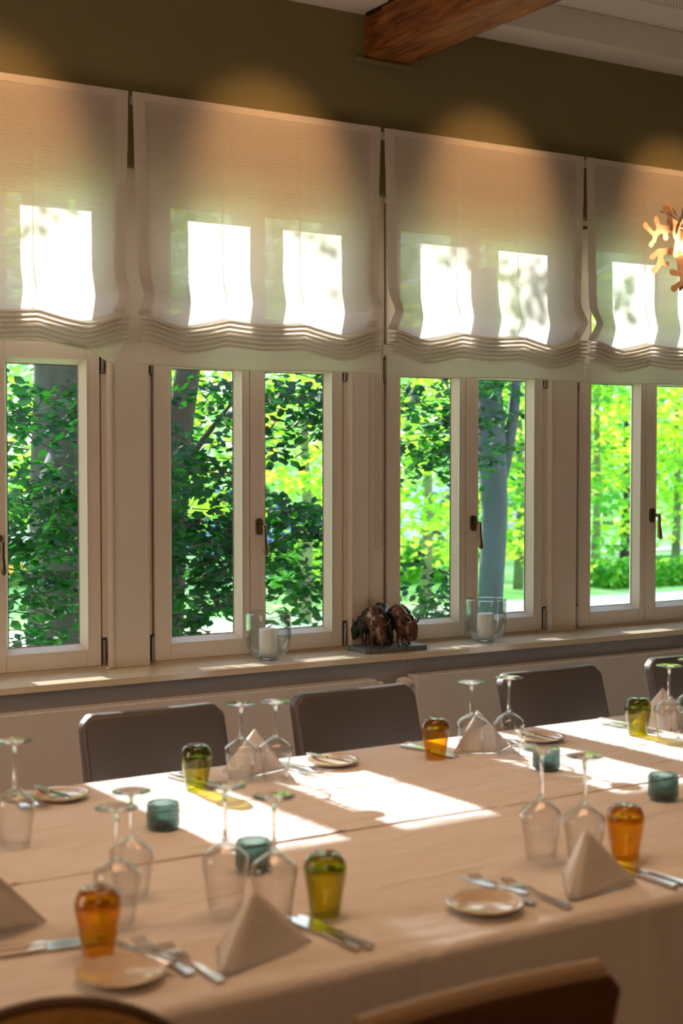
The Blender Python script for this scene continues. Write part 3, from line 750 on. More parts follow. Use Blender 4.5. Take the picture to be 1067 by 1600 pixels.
wine_at = [
 (1.712, 3.292, .202, 'upturned wine glass beside the lime tumbler, window side, left of its pair'),
 (1.790, 3.246, .208, 'upturned wine glass right of its pair, in front of the middle-left pyramid napkin'),
 (2.440, 3.262, .203, 'upturned wine glass in front of the napkin, between amber tumbler and a taller glass'),
 (2.512, 3.180, .222, 'upturned wine glass before the third window-side chair, near the bread plate'),
 (3.060, 3.105, .223, 'upturned wine glass before the chair at the right edge, over a napkin'),
 (3.205, 3.160, .223, 'upturned wine glass mostly outside the right edge'),
 (1.000, 2.985, .233, 'upturned wine glass at the left edge, standing before the cutlery there'),
 (.935, 3.080, .215, 'upturned wine glass cut by the left edge'),
 (.992, 2.395, .212, 'upturned wine glass just behind the near amber tumbler'),
 (1.078, 2.530, .204, 'upturned wine glass standing behind the one next to the near amber tumbler'),
 (1.190, 2.352, .236, 'tall upturned wine glass left of its pair, behind the near brown-lit pyramid napkin'),
 (1.243, 2.260, .228, 'upturned wine glass left of the near olive tumbler'),
 (1.914, 2.312, .233, 'upturned wine glass, left one of the pair by the near right amber tumbler'),
 (1.968, 2.238, .226, 'upturned wine glass directly behind the right-hand pyramid napkin')]
w0 = {}
for i, (x, y, H, lb) in enumerate(wine_at):
    key = round(H, 2)
    if key in w0: o = copy_tree(w0[key])
    else: o = make_wine(key); w0[key] = o
    o.location = (x, y, TT); o.rotation_euler = (0, 0, i*.7); o.scale = (1, 1, H/key)
    tag(o, lb, 'wine glass', 'upturned wine glasses on the table')
def make_tumbler(body, base):
    r = empty('tumbler'); H = .113; t = .0022
    outer = [(.0285, 0), (.0305, .018), (.0345, .045), (.0385, .068), (.0405, .080), (.0405, .088), (.0375, .100), (.0315, .109), (.026, .1128), (.0001, H)]
    inner = [(.0262, .0), (.0282, .018), (.0322, .045), (.0362, .068), (.0375, .080), (.034, .084), (.020, .086), (.0001, .0865)]
    m = MB(); m.lathe(inner[:5][::-1]+outer[:6], 48); m.build('glass_body', body, r, smooth=True, angle=0)
    m = MB(); m.lathe(inner[4:][::-1], 48); m.lathe(outer[5:], 48); m.build('thick_base', base, r, smooth=True, angle=0)
    return r
tk = {'amber': make_tumbler(M_amber, M_amberd), 'olive': make_tumbler(M_olivegl, M_olived), 'lime': make_tumbler(M_limegl, M_olived)}
tum = [(1.572, 3.268, 'lime', 'yellow-green upturned tumbler in sunlight before the leftmost window-side chair'),
       (2.306, 3.250, 'amber', 'amber upturned tumbler on the window side, right of the middle chair'),
       (3.030, 3.205, 'olive', 'olive-green upturned tumbler on the window side near the right edge'),
       (.902, 2.262, 'amber', 'large blurred amber upturned tumbler at the lower left, beside the near plate'),
       (1.340, 2.240, 'olive', 'olive-yellow upturned tumbler in the near middle, beside two knives'),
       (2.068, 2.222, 'amber', 'amber upturned tumbler behind the right-hand pyramid napkin')]
usedk = set()
for x, y, k, lb in tum:
    o = tk[k] if k not in usedk else copy_tree(tk[k]); usedk.add(k)
    o.location = (x, y, TT); tag(o, lb, 'tumbler', 'coloured tumblers turned upside down')
def make_votive():
    r = empty('votive_holder'); m = MB(); Vp = [(.0001, 0), (.030, 0), (.034, .004)]
    z = .006
    while z < .058: Vp += [(.0352, z), (.0368, z+.0028), (.0352, z+.0056)]; z += .0066
    Vp += [(.0350, .060), (.0340, .0615), (.0325, .060), (.0315, .016), (.027, .012), (.0001, .011)]
    m.lathe(Vp, 56); m.build('glass_cup', M_teal, r, smooth=True, angle=0)
    m = MB(); m.lathe([(.0001, .0015), (.0295, .0015), (.0325, .005), (.0305, .0105), (.0001, .0100)], 40); m.build('thick_base', M_tealb, r, smooth=True)
    m = MB(); n = 0
    for row in range(8):
        zz = .009+row*.0066
        for k in range(34):
            a = 2*PI*(k+.5*(row % 2))/34; c = Vector((.0366*math.cos(a), .0366*math.sin(a), zz)); R = .0019
            m.add([c+Vector(d)*R for d in ((1, 0, 0), (-1, 0, 0), (0, 1, 0), (0, -1, 0), (0, 0, 1), (0, 0, -1))], [(0, 2, 4), (2, 1, 4), (1, 3, 4), (3, 0, 4), (2, 0, 5), (1, 2, 5), (3, 1, 5), (0, 3, 5)])
    m.build('glass_beading', M_teal, r, smooth=True, angle=0)
    return r
v0 = None
for x, y, lb in [(1.337, 2.955, 'teal beaded glass votive in the left sun patch, behind the near wine glasses'),
                 (1.360, 2.560, 'teal beaded glass votive behind the two near wine glasses in the middle'),
                 (2.482, 2.978, 'teal beaded glass votive between wine glasses, before the third chair'),
                 (2.515, 2.568, 'teal beaded glass votive at the right edge, above the right amber tumbler')]:
    o = make_votive() if v0 is None else copy_tree(v0); v0 = v0 or o
    o.location = (x, y, TT); tag(o, lb, 'candle holder', 'teal beaded votive holders')

# ------------------------------------------------------------------ plates and cutlery
def make_plate():
    r = empty('bread_plate'); R = .073
    m = MB(); m.lathe([(.0001, .0015), (.040, .0015), (.043, 0), (.046, .0015), (.060, .006), (R-.001, .0125), (R, .0145), (R-.002, .0150), (.058, .0095), (.047, .0055), (.0001, .0050)], 64)
    m.build('dish', M_ceramic, r, smooth=True, angle=60)
    m = MB(); m.tube([((R-.0005)*math.cos(a), (R-.0005)*math.sin(a), .0146) for a in [2*PI*k/64 for k in range(65)]], .0011, 6, cap=False); m.build('rim', M_ceramicrim, r, smooth=True)
    return r
p0 = None
for x, y, lb in [(1.240, 3.352, 'bread plate at the far left of the window side, beside forks'),
                 (2.020, 3.335, 'bread plate before the middle window-side chair'),
                 (2.722, 3.292, 'bread plate before the third window-side chair, beyond the teal votive'),
                 (.888, 2.130, 'tan bread plate at the bottom left, in front of the amber tumbler'),
                 (1.610, 2.108, 'tan bread plate near the table edge in the middle, with two forks beside it')]:
    o = make_plate() if p0 is None else copy_tree(p0); p0 = p0 or o
    o.location = (x, y, TT); tag(o, lb, 'plate', 'small glazed bread plates')
def strip(m, P, H, th):
    """flat bar: P list of (x along, half width, z), thickness th"""
    V = []
    for x, hw, z in P: V += [(x, -hw, z), (x, hw, z), (x, hw, z+th), (x, -hw, z+th)]
    F_ = []
    for i in range(len(P)-1):
        for k in range(4): a, b = i*4+k, i*4+(k+1) % 4; F_.append((a, b, b+4, a+4))
    F_ += [(0, 1, 2, 3), tuple(len(P)*4-4+k for k in (3, 2, 1, 0))]
    m.add(V, F_)
def make_knife(L=.215, name='table_knife'):
    # tip at +x end
    r = empty(name); h = L*.46
    m = MB(); strip(m, [(0, .0075, .001), (.006, .0088, .0005), (h*.5, .0078, .0005), (h-.01, .0060, .001), (h, .0050, .0015)], 0, .0065); m.build('handle', M_silver, r, smooth=True, bevel=.002)
    m = MB(); strip(m, [(h-.002, .0045, .002), (h+.012, .0085, .0025), (L*.8, .0100, .0025), (L*.93, .0085, .0025), (L, .0012, .0025)], 0, .0018); m.build('blade', M_silver, r, smooth=True)
    return r
def make_fork(L=.195):
    r = empty('fork'); h = L*.62
    m = MB(); strip(m, [(0, .0085, .001), (.005, .0098, .001), (h*.4, .0075, .001), (h*.85, .0040, .004), (h, .0035, .0075)], 0, .0035); m.build('handle', M_silver, r, smooth=True, bevel=.001)
    m = MB(); strip(m, [(h-.002, .0035, .0075), (h+.010, .0090, .0065), (h+.026, .0125, .0035), (h+.034, .0125, .003)], 0, .0020)
    for k in range(4):
        y = -.0105+.007*k; P = [(h+.032, .003), (h+.048, .0028), (L-.008, .0060), (L, .0095)]
        V = []
        for x, z in P: V += [(x, y-.0016, z), (x, y+.0016, z), (x, y+.0016, z+.0018), (x, y-.0016, z+.0018)]
        m.add(V, [(i*4+q, i*4+(q+1) % 4, i*4+4+(q+1) % 4, i*4+4+q) for i in range(3) for q in range(4)]+[(12, 13, 14, 15)])
    m.build('tines', M_silver, r, smooth=True)
    return r
kn, fk, bk = make_knife(), make_fork(), make_knife(.165, 'butter_knife')
used = set()
def lay(proto, hx, hy, tx, ty, label, cat, group, z=0, pitch=0):
    o = proto if proto.name not in used else copy_tree(proto); used.add(proto.name)
    o.location = (hx, hy, TT+z); o.rotation_euler = (0, -pitch, math.atan2(ty-hy, tx-hx)); tag(o, label, cat, group); return o
GK, GF, GB = 'table knives laid on the cloth', 'forks laid on the cloth', 'butter knives resting on the bread plates'
# handle end -> tip
for a in [(1.598, 3.440, 1.640, 3.235, 'table knife lying by the lime tumbler, left one of two'), (1.570, 3.440, 1.600, 3.235, 'table knife behind the lime tumbler, nearer the tumbler')]: lay(kn, *a, 'knife', GK)
for a in [(2.338, 3.430, 2.350, 3.220, 'table knife behind the window-side amber tumbler, its tip towards the napkin'), (2.312, 3.432, 2.372, 3.228, 'table knife passing close behind the window-side amber tumbler')]: lay(kn, *a, 'knife', GK)
for a in [(3.060, 3.400, 3.085, 3.190, 'table knife behind the olive tumbler near the right edge'), (3.092, 3.405, 3.118, 3.195, 'table knife right of the olive tumbler, towards the glass at the right edge')]: lay(kn, *a, 'knife', GK)
for a in [(.742, 2.362, .925, 2.328, 'dark-looking knife pointing right behind the near amber tumbler, upper of two'), (.735, 2.338, .930, 2.306, 'dark-looking knife pointing right behind the near amber tumbler, lower of two')]: lay(kn, *a, 'knife', GK)
for a in [(1.288, 2.040, 1.268, 2.245, 'table knife right of the near middle napkin, left one of the pair'), (1.312, 2.036, 1.288, 2.240, 'table knife below the near olive tumbler, right one of the pair')]: lay(kn, *a, 'knife', GK)
for a in [(2.008, 2.012, 1.996, 2.215, 'table knife right of the right-hand napkin, front one of two'), (2.038, 2.012, 2.024, 2.215, 'table knife below the right amber tumbler, rear one of two')]: lay(kn, *a, 'knife', GK)
for a in [(.992, 2.085, .980, 2.280, 'white-gleaming fork beside the bottom left plate, left one of two'), (1.020, 2.030, 1.008, 2.225, 'white-gleaming fork right of the bottom left plate, nearer the table edge'),
          (1.704, 2.078, 1.706, 2.272, 'fork crossing beside the middle near plate, left one of two'), (1.748, 2.026, 1.746, 2.222, 'fork lying right of the middle near plate, right one of two'),
          (1.150, 3.450, 1.172, 3.255, 'fork lying left of the far left plate, right one of two'), (1.118, 3.445, 1.135, 3.250, 'fork at the far left edge of the table, left one of two'),
          (1.905, 3.425, 1.945, 3.235, 'fork in the sun left of the middle window-side plate, right one of two'), (1.868, 3.425, 1.905, 3.235, 'fork in the sun right of the middle-left napkin'),
          (2.618, 3.420, 2.640, 3.225, 'fork left of the plate before the third chair, right one of two'), (2.590, 3.420, 2.610, 3.225, 'fork behind the wine glass before the third chair')]:
    lay(fk, *a, 'fork', GF)
for a in [(.972, 2.106, .925, 2.262, 'butter knife on the bottom left plate'), (1.700, 2.090, 1.652, 2.242, 'butter knife on the middle near plate'),
          (1.205, 3.440, 1.235, 3.290, 'butter knife on the far left plate'), (1.990, 3.420, 2.030, 3.270, 'butter knife on the plate before the middle chair'), (2.700, 3.375, 2.715, 3.225, 'butter knife on the plate before the third chair')]:
    lay(bk, *a, 'knife', GB, z=.0135)

# ------------------------------------------------------------------ napkins folded to standing pyramids
def napkin(A, B, R, L, label, layers=4):
    """A apex, B front ridge foot, R right wing foot, L left wing foot (world x, y, z above cloth)"""
    c = Vector((A[0], A[1], 0)); r = empty('folded_napkin', (c.x, c.y, TT)); tag(r, label, 'napkin', 'white napkins folded into standing pyramids')
    A, B, R, L = [Vector((p[0]-c.x, p[1]-c.y, p[2])) for p in (A, B, R, L)]
    def panel(mb, P, Q, S, bow, n=10):
        """curved triangle sheet P(apex) Q S with outward bow"""
        nrm = (Q-P).cross(S-P).normalized(); V = []; idx = {}; 
        for i in range(n+1):
            for j in range(i+1):
                a = i/n; b = (j/i if i else 0); p = P.lerp(Q.lerp(S, b), a)
                p = p+nrm*bow*math.sin(PI*b)*math.sin(PI*a*.9); p.z = max(p.z, .0008); idx[i, j] = len(V); V.append(p)
        F_ = []
        for i in range(n):
            for j in range(i+1):
                F_.append((idx[i, j], idx[i+1, j], idx[i+1, j+1]))
                if j < i: F_.append((idx[i, j], idx[i+1, j+1], idx[i, j+1]))
        mb.add(V, F_)
    for k in range(layers):
        t = k*.0045; cen = (B+R+L)/3
        sh = lambda p: p+(cen-p).normalized()*t*1.3
        A2 = A-Vector((0, 0, t*.8)); B2, R2, L2 = sh(B), sh(R), sh(L)
        for p in (B2, R2, L2): p.z = 0.0008
        m = MB(); panel(m, A2, B2, R2, .003); panel(m, A2, L2, B2, .004+.002*k)
        m.build('outer_fold' if k == 0 else 'inner_fold', M_napkin, r, smooth=True, solid=.0014, angle=50)
    if layers > 2:
        out = (B-A).cross(L-A).normalized()
        if out.dot(A-(B+R+L)/3+(B+L)/2) < 0 and out.dot((B+L)/2-R) < 0: out = -out
        if out.dot((B+L)/2-R) < 0: out = -out
        for k, t in enumerate((.72, .48, .26)):
            o_ = out*(.0035*(k+1)); o_.z = 0
            m = MB(); A3, B3, C3 = A-Vector((0, 0, .003*(k+1))), B+o_, B.lerp(L, t)+o_
            B3.z = C3.z = .0008
            panel(m, A3, C3, B3, .004); m.build('layered_edge', M_napkin, r, smooth=True, solid=.0026, angle=50)
    return r
napkin((1.125, 2.115, .114), (1.040, 2.050, 0), (1.240, 2.115, 0), (1.083, 2.178, 0), 'white pyramid napkin with layered folds, nearest, right of the gleaming forks')
napkin((1.872, 2.125, .112), (1.786, 2.058, 0), (1.966, 2.075, 0), (1.880, 2.205, 0), 'white pyramid napkin at the right, in front of the amber tumbler')
napkin((.775, 2.412, .118), (.690, 2.440, 0), (.885, 2.462, 0), (.760, 2.590, 0), 'pyramid napkin cut off by the left edge, right slope showing')
napkin((1.802, 3.385, .112), (1.765, 3.320, 0), (1.880, 3.350, 0), (1.715, 3.410, 0), 'white pyramid napkin behind the pair of glasses before the leftmost chair', 2)
napkin((2.494, 3.305, .110), (2.500, 3.215, 0), (2.595, 3.280, 0), (2.385, 3.275, 0), 'white sunlit pyramid napkin between two wine glasses, in front of the right radiator', 2)
napkin((3.230, 3.305, .114), (3.150, 3.200, 0), (3.290, 3.180, 0), (3.120, 3.330, 0), 'white pyramid napkin at the right edge, behind a wine glass', 2)

# ------------------------------------------------------------------ copper pendant lamp
def coral_plate(caps, org, ux, uz, bend, res=.0022):
    """flat metal shape: union of tapered arms with rounded tips (metres in plate plane), bent a little"""
    xs = [c[i] for c in caps for i in (0, 2)]; zs = [c[i] for c in caps for i in (1, 3)]
    xa, xb, za, zb = min(xs)-.02, max(xs)+.02, min(zs)-.02, max(zs)+.02
    nx, nz = int((xb-xa)/res)+1, int((zb-za)/res)+1
    def fld(x, z):
        s = 0; k = 320
        for x0, z0, x1, z1, r0, r1 in caps:
            dx, dz = x1-x0, z1-z0; t = max(0, min(1, ((x-x0)*dx+(z-z0)*dz)/(dx*dx+dz*dz+1e-9)))
            d = math.hypot(x-x0-dx*t, z-z0-dz*t)-(r0+(r1-r0)*t); s += math.exp(-k*max(-.03, d))
        return math.log(s+1e-30)/k
    G = [[fld(xa+i*res, za+j*res) for j in range(nz)] for i in range(nx)]
    V = []; vi = {}; F_ = []
    def vtx(x, z):
        key = (round(x, 6), round(z, 6))
        if key not in vi:
            vi[key] = len(V); V.append(Vector(org)+Vector(ux)*x+Vector(uz)*z+Vector(ux).cross(Vector(uz)).normalized()*(bend*(x*x+z*z)*6))
        return vi[key]
    for i in range(nx-1):
        for j in range(nz-1):
            P = [(i, j), (i+1, j), (i+1, j+1), (i, j+1)]; poly = []
            for k in range(4):
                a, b = P[k], P[(k+1) % 4]; fa, fb = G[a[0]][a[1]], G[b[0]][b[1]]
                if fa >= 0: poly.append(vtx(xa+a[0]*res, za+a[1]*res))
                if (fa >= 0) != (fb >= 0):
                    t = fa/(fa-fb); poly.append(vtx(xa+(a[0]+(b[0]-a[0])*t)*res, za+(a[1]+(b[1]-a[1])*t)*res))
            poly = [p for n_, p in enumerate(poly) if p != poly[n_-1]]
            if len(poly) >= 3: F_.append(tuple(poly))
    m = MB(); m.add(V, F_); return m
PX = 8*2222/ 1.0
def px(l, cx0, cz0, D):
    """arms measured in the eight-fold close-up, turned into metres at distance D"""
    s = D/(8*2222.); return [((x0-cx0)*s, -(z0-cz0)*s, (x1-cx0)*s, -(z1-cz0)*s, r0*s, r1*s) for x0, z0, x1, z1, r0, r1 in l]
lamp_c = Vector((3.62, 3.60, 2.330))
lamp = empty('pendant_lamp', lamp_c); tag(lamp, 'copper pendant lamp of branching coral-like metal leaves at the right edge', 'lamp')
D = 5.02
yw = math.radians(31.5555); R_ = Vector((math.cos(yw), -math.sin(yw), 0)); Fw = Vector((math.sin(yw), math.cos(yw), 0)); Up = Vector((0, 0, 1))
A1 = [(1000, 690, 830, 620, 90, 70), (830, 620, 790, 520, 60, 45), (790, 520, 740, 470, 42, 38), (740, 470, 650, 340, 28, 42), (800, 500, 700, 550, 40, 36), (700, 550, 570, 570, 36, 46), (570, 570, 500, 650, 36, 26), (500, 640, 440, 620, 24, 24), (440, 620, 345, 560, 20, 40),
      (495, 650, 490, 710, 26, 18), (490, 710, 430, 780, 18, 30), (560, 570, 500, 460, 26, 36), (645, 590, 650, 660, 24, 36), (820, 720, 785, 870, 40, 34), (850, 560, 1000, 560, 60, 60)]
A2 = [(900, 790, 640, 810, 45, 40), (600, 810, 535, 890, 18, 32), (640, 810, 635, 940, 30, 30), (635, 940, 700, 970, 22, 38), (635, 950, 560, 1060, 24, 38), (900, 800, 1000, 750, 50, 60)]
A3 = [(1000, 1000, 840, 1100, 60, 40), (840, 1100, 690, 1080, 28, 40), (840, 1100, 835, 1190, 34, 32), (835, 1190, 760, 1230, 26, 22), (760, 1230, 670, 1280, 22, 40), (835, 1190, 900, 1230, 26, 36), (1000, 1000, 1050, 900, 60, 60)]
A4 = [(760, 250, 800, 340, 46, 40), (800, 340, 790, 430, 44, 30), (790, 430, 900, 560, 40, 60), (755, 262, 725, 275, 34, 24)]
px_c = (960+107+12-960)*8; pz_c = (395-300)*8
for A_, off, tilt in ((A1, .00, .12), (A2, .02, -.2), (A3, -.02, .25), (A4, .05, -.25)):
    caps = px(A_, px_c, pz_c, D)
    ux = (R_*math.cos(tilt)+Fw*math.sin(tilt)).normalized(); uz = (Up*.99+Fw*.12*(1 if off >= 0 else -1)).normalized()
    coral_plate(caps, (Fw*off), ux, uz, .3).build('shade_leaf', M_copper, lamp, smooth=False, solid=.0012)
    # the same leaf turned round the bulb, outside the picture
    for q in (1.9, 3.7):
        rot = Matrix.Rotation(q, 3, 'Z')
        coral_plate(caps, rot @ (Fw*off), rot @ ux, rot @ uz, .3, res=.005).build('shade_leaf', M_copper, lamp, solid=.0012)
m = MB(); s_ = D/(8*2222.)
for P in ([(580, 340), (690, 370), (760, 425), (856, 480), (952, 560)], [(735, 310), (775, 375), (830, 440), (900, 500)], [(780, 538), (860, 545), (952, 560)]):
    m.tube([R_*((a-px_c)*s_)+Up*(-(b-pz_c)*s_)-Fw*.03 for a, b in P], [.0022]*(len(P)-1)+[.004], 8)
m.build('support_wire', M_greywire, lamp, smooth=True)
m = MB(); m.lathe([(.0001, -.03), (.018, -.024), (.028, -.004), (.026, .014), (.014, .034), (.012, .05)], 24); m.build('bulb', emis('warm_bulb', (1, .62, .30), 6), lamp, smooth=True)
m = MB(); m.tube([(0, 0, .05), (0, 0, .10)], .016, 16); m.tube([(0, 0, .10), (0, 0, 3.5-2.33)], .003, 6); m.build('cord', M_greywire, lamp, smooth=True)
pl = bpy.data.lights.new('pendant_light', 'POINT'); pl.energy = 1.6; pl.color = (1, .6, .3); pl.shadow_soft_size = .03
po = bpy.data.objects.new('pendant_light', pl); COL.objects.link(po); po.location = lamp_c-Fw*.07+Vector((0, 0, .02))

# ------------------------------------------------------------------ outdoors
GZ = -.30
g = MB(); N_ = 60
V = []
for i in range(N_+1):
    for j in range(N_+1):
        x = -30+110*i/N_; y = 5.6+75*j/N_; V.append((x, y, GZ+.10*noise.noise(Vector((x*.12, y*.12, 0)))+max(0, (y-30))*.02))
g.add(V, [(i*(N_+1)+j, (i+1)*(N_+1)+j, (i+1)*(N_+1)+j+1, i*(N_+1)+j+1) for i in range(N_) for j in range(N_)])
lawn = g.build('floor_lawn', M_grass, smooth=True, angle=0); struct(lawn)
def strip_path(pts, wd, z):
    m = MB(); V = []
    for i, p in enumerate(pts):
        a = Vector(pts[max(i-1, 0)]); b = Vector(pts[min(i+1, len(pts)-1)]); d = (b-a).normalized(); n = Vector((-d.y, d.x))
        for s in (-1, 1): q = Vector(p)+n*wd*s; V.append((q.x, q.y, z+.10*noise.noise(Vector((q.x*.12, q.y*.12, 0)))+max(0, (q.y-30))*.02))
    m.add(V, [(2*i, 2*i+1, 2*i+3, 2*i+2) for i in range(len(pts)-1)]); return m
gp = strip_path([(2+k*1.2, 13.2+.05*k+.5*math.sin(k*.4)) for k in range(22)], 1.1, GZ+.03).build('gravel_path', M_path, solid=.03)
tag(gp, 'pale sunlit gravel path crossing the lawn outside the windows', 'path')
gp2 = strip_path([(16+k*1.5, 21+.12*k) for k in range(18)], .35, GZ+.03).build('garden_path', M_path, solid=.03)
tag(gp2, 'thin pale path far back on the lawn, beyond the clipped hedge', 'path')

def leaf_verts(V, F_, c, L, Wd, rnd, droop=.5):
    # pointed oval blade of six vertices folded along its midrib
    az = rnd.uniform(0, 2*PI); el = rnd.uniform(-1.2, .25)*droop*1.4
    d = Vector((math.cos(az)*math.cos(el), math.sin(az)*math.cos(el), math.sin(el)))
    s = d.cross(Vector((0, 0, 1)))
    if s.length < .1: s = Vector((1, 0, 0))
    s.normalize(); roll = rnd.uniform(-.9, .9); up = s.cross(d); s2 = s*math.cos(roll)+up*math.sin(roll); u2 = d.cross(s2)
    n = len(V); f = .12*Wd
    V += [c, c+d*L*.35+s2*Wd*.5+u2*f, c+d*L*.70+s2*Wd*.36+u2*f, c+d*L, c+d*L*.70-s2*Wd*.36+u2*f, c+d*L*.35-s2*Wd*.5+u2*f, c+d*L*.5]
    F_ += [(n, n+1, n+6), (n+1, n+2, n+6), (n+2, n+3, n+6), (n+3, n+4, n+6), (n+4, n+5, n+6), (n+5, n, n+6)]
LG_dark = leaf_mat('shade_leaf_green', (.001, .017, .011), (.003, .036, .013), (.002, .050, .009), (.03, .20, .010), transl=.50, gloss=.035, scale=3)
LG_mid = leaf_mat('mid_leaf_green', (.04, .26, .04), (.10, .38, .05), (.14, .62, .05), (.50, .88, .06), transl=.58, gloss=.05, scale=2)
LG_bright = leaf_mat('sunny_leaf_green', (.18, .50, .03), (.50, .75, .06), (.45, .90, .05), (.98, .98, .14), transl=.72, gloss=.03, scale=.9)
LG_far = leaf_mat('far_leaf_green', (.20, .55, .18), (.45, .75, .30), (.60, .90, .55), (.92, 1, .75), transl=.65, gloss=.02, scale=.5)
def tree(name, label, base, trunk_pts, radii, bark, sprays, lmat, group=None, seed=0, cat='tree', limbs=()):
    rnd = random.Random(seed); r = empty(name, base); tag(r, label, cat, group); b = Vector(base)
    # refine the trunk
    P = [Vector(p) for p in trunk_pts]; Q = []; RR = []
    for i in range(len(P)-1):
        for k in range(6):
            t = k/6; q = P[i].lerp(P[i+1], t); Q.append(q+Vector((noise.noise(q*1.3+b), noise.noise(q*1.3-b), 0))*radii[i]*.15); RR.append(radii[i]+(radii[i+1]-radii[i])*t)
    Q.append(P[-1]); RR.append(radii[-1])
    m = MB(); m.tube([q-b for q in Q], RR, 18); m.build('trunk', bark, r, smooth=True, angle=0)
    for lp, lr in limbs:
        m = MB(); m.tube([Vector(p)-b for p in lp], lr, 8); m.build('branch', bark, r, smooth=True, angle=0)
    V = []; F_ = []; tw = MB()
    for (c, ext, n, L, clump) in sprays:
        c = Vector(c); ext = Vector(ext); done = 0
        while done < n:
            # a twig with leaves along it
            a = Vector([c[k]+rnd.uniform(-1, 1)*ext[k] for k in range(3)])
            az = rnd.uniform(0, 2*PI); d = Vector((math.cos(az), math.sin(az)*.6, rnd.uniform(-.45, .1))).normalized(); TL = clump*rnd.uniform(.6, 1.3)
            k = max(4, int(TL/(L*.30)))
            if L > .05: tw.tube([a-b, a+d*TL*.5+Vector((0, 0, .01))-b, a+d*TL-b], [.0035, .0025, .001], 4, cap=False)
            for q in range(k):
                p = a+d*TL*(q/k)+Vector([rnd.gauss(0, L*.45) for _ in range(3)])
                sz = L*rnd.uniform(.65, 1.2); leaf_verts(V, F_, p-b, sz, sz*.66, rnd); done += 1
    m = MB(); m.add(V, F_)
    me = bpy.data.meshes.new('foliage'); me.from_pydata([tuple(v) for v in m.v], [], m.f); me.materials.append(lmat)
    o = bpy.data.objects.new('foliage', me); COL.objects.link(o); o.parent = r
    if tw.v: tw.build('twigs', M_barkbrown, r)
    return r
def ray(pxx, pyy, Y):
    """where the sight line of a picture point meets the vertical plane at distance Y (used to find where a tree stood)"""
    f = 2222.; p = math.radians(-2.179); fw = Vector((math.sin(yw)*math.cos(p), math.cos(yw)*math.cos(p), math.sin(p))); u = R_.cross(fw)
    d = fw+R_*((pxx-533.5)/f)-u*((pyy-800)/f); return Vector((0, 0, 1.6))+d*(Y/d.y)
def spray(x0, x1, y0, y1, Y, dY, n, L, clump=.3):
    a, b = ray(x0, y1, Y), ray(x1, y0, Y)
    return ((a+b)/2, ((b.x-a.x)/2, dY, (b.z-a.z)/2), int(n*.95), L*1.2, clump)
GT = 'trees close outside the windows'
tree('beech_tree', 'thick grey beech trunk with dark leafy twigs outside the leftmost window', (3.20, 8.5, GZ),
     [(3.20, 8.5, GZ), (3.13, 8.5, .6), (3.14, 8.5, 1.5), (3.16, 8.5, 2.5), (3.05, 8.55, 3.6)], [.27, .185, .165, .16, .13], M_bark,
     [spray(60, 122, 590, 680, 6.6, .25, 150, .062), spray(0, 122, 600, 700, 7.1, .3, 200, .062), spray(20, 122, 740, 830, 6.8, .3, 330, .062), spray(30, 120, 680, 780, 6.5, .2, 100, .062),
      spray(0, 60, 825, 855, 6.9, .2, 90, .058), spray(60, 120, 830, 880, 6.9, .3, 140, .058), spray(50, 125, 880, 960, 6.7, .3, 230, .058), spray(0, 60, 905, 940, 6.9, .3, 25, .058), spray(0, 70, 960, 1010, 7.2, .2, 150, .055),
      spray(0, 130, 560, 900, 9.5, .8, 500, .08)],
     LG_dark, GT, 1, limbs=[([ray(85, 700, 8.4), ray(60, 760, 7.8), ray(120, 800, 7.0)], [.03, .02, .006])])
tree('beech_tree', 'dark leaning trunk with dense drooping leaves outside the second window', (3.95, 8.0, GZ),
     [(3.60, 8.0, GZ), tuple(ray(272, 820, 8)), tuple(ray(279, 700, 8)), tuple(ray(293, 585, 8)), tuple(ray(305, 450, 8))], [.11, .085, .082, .078, .07], M_barkbrown,
     [spray(255, 375, 700, 960, 7.1, .45, 1250, .060), spray(262, 310, 640, 760, 6.8, .3, 200, .055), spray(310, 375, 585, 720, 7.2, .4, 230, .058), spray(265, 340, 930, 985, 6.7, .2, 120, .055), spray(330, 372, 920, 965, 6.6, .2, 50, .05),
      spray(410, 515, 585, 660, 6.9, .35, 420, .058), spray(480, 515, 640, 700, 6.9, .3, 70, .058), spray(410, 515, 775, 950, 7.2, .4, 1000, .058), spray(415, 470, 660, 720, 6.7, .2, 60, .055), spray(470, 512, 930, 980, 6.7, .2, 80, .055), ((2.78, 8.4, 4.10), (.16, .3, .2), 34, .08, .25), ((1.72, 8.4, 4.20), (.07, .2, .12), 14, .08, .2)],
     LG_dark, GT, 2, limbs=[([ray(270, 800, 7.9), ray(300, 710, 7.5), ray(345, 650, 7.1), ray(372, 620, 6.9)], [.03, .022, .012, .005]), ([ray(300, 860, 7.4), ray(340, 835, 7.2), ray(372, 835, 7.0)], [.015, .012, .005])])
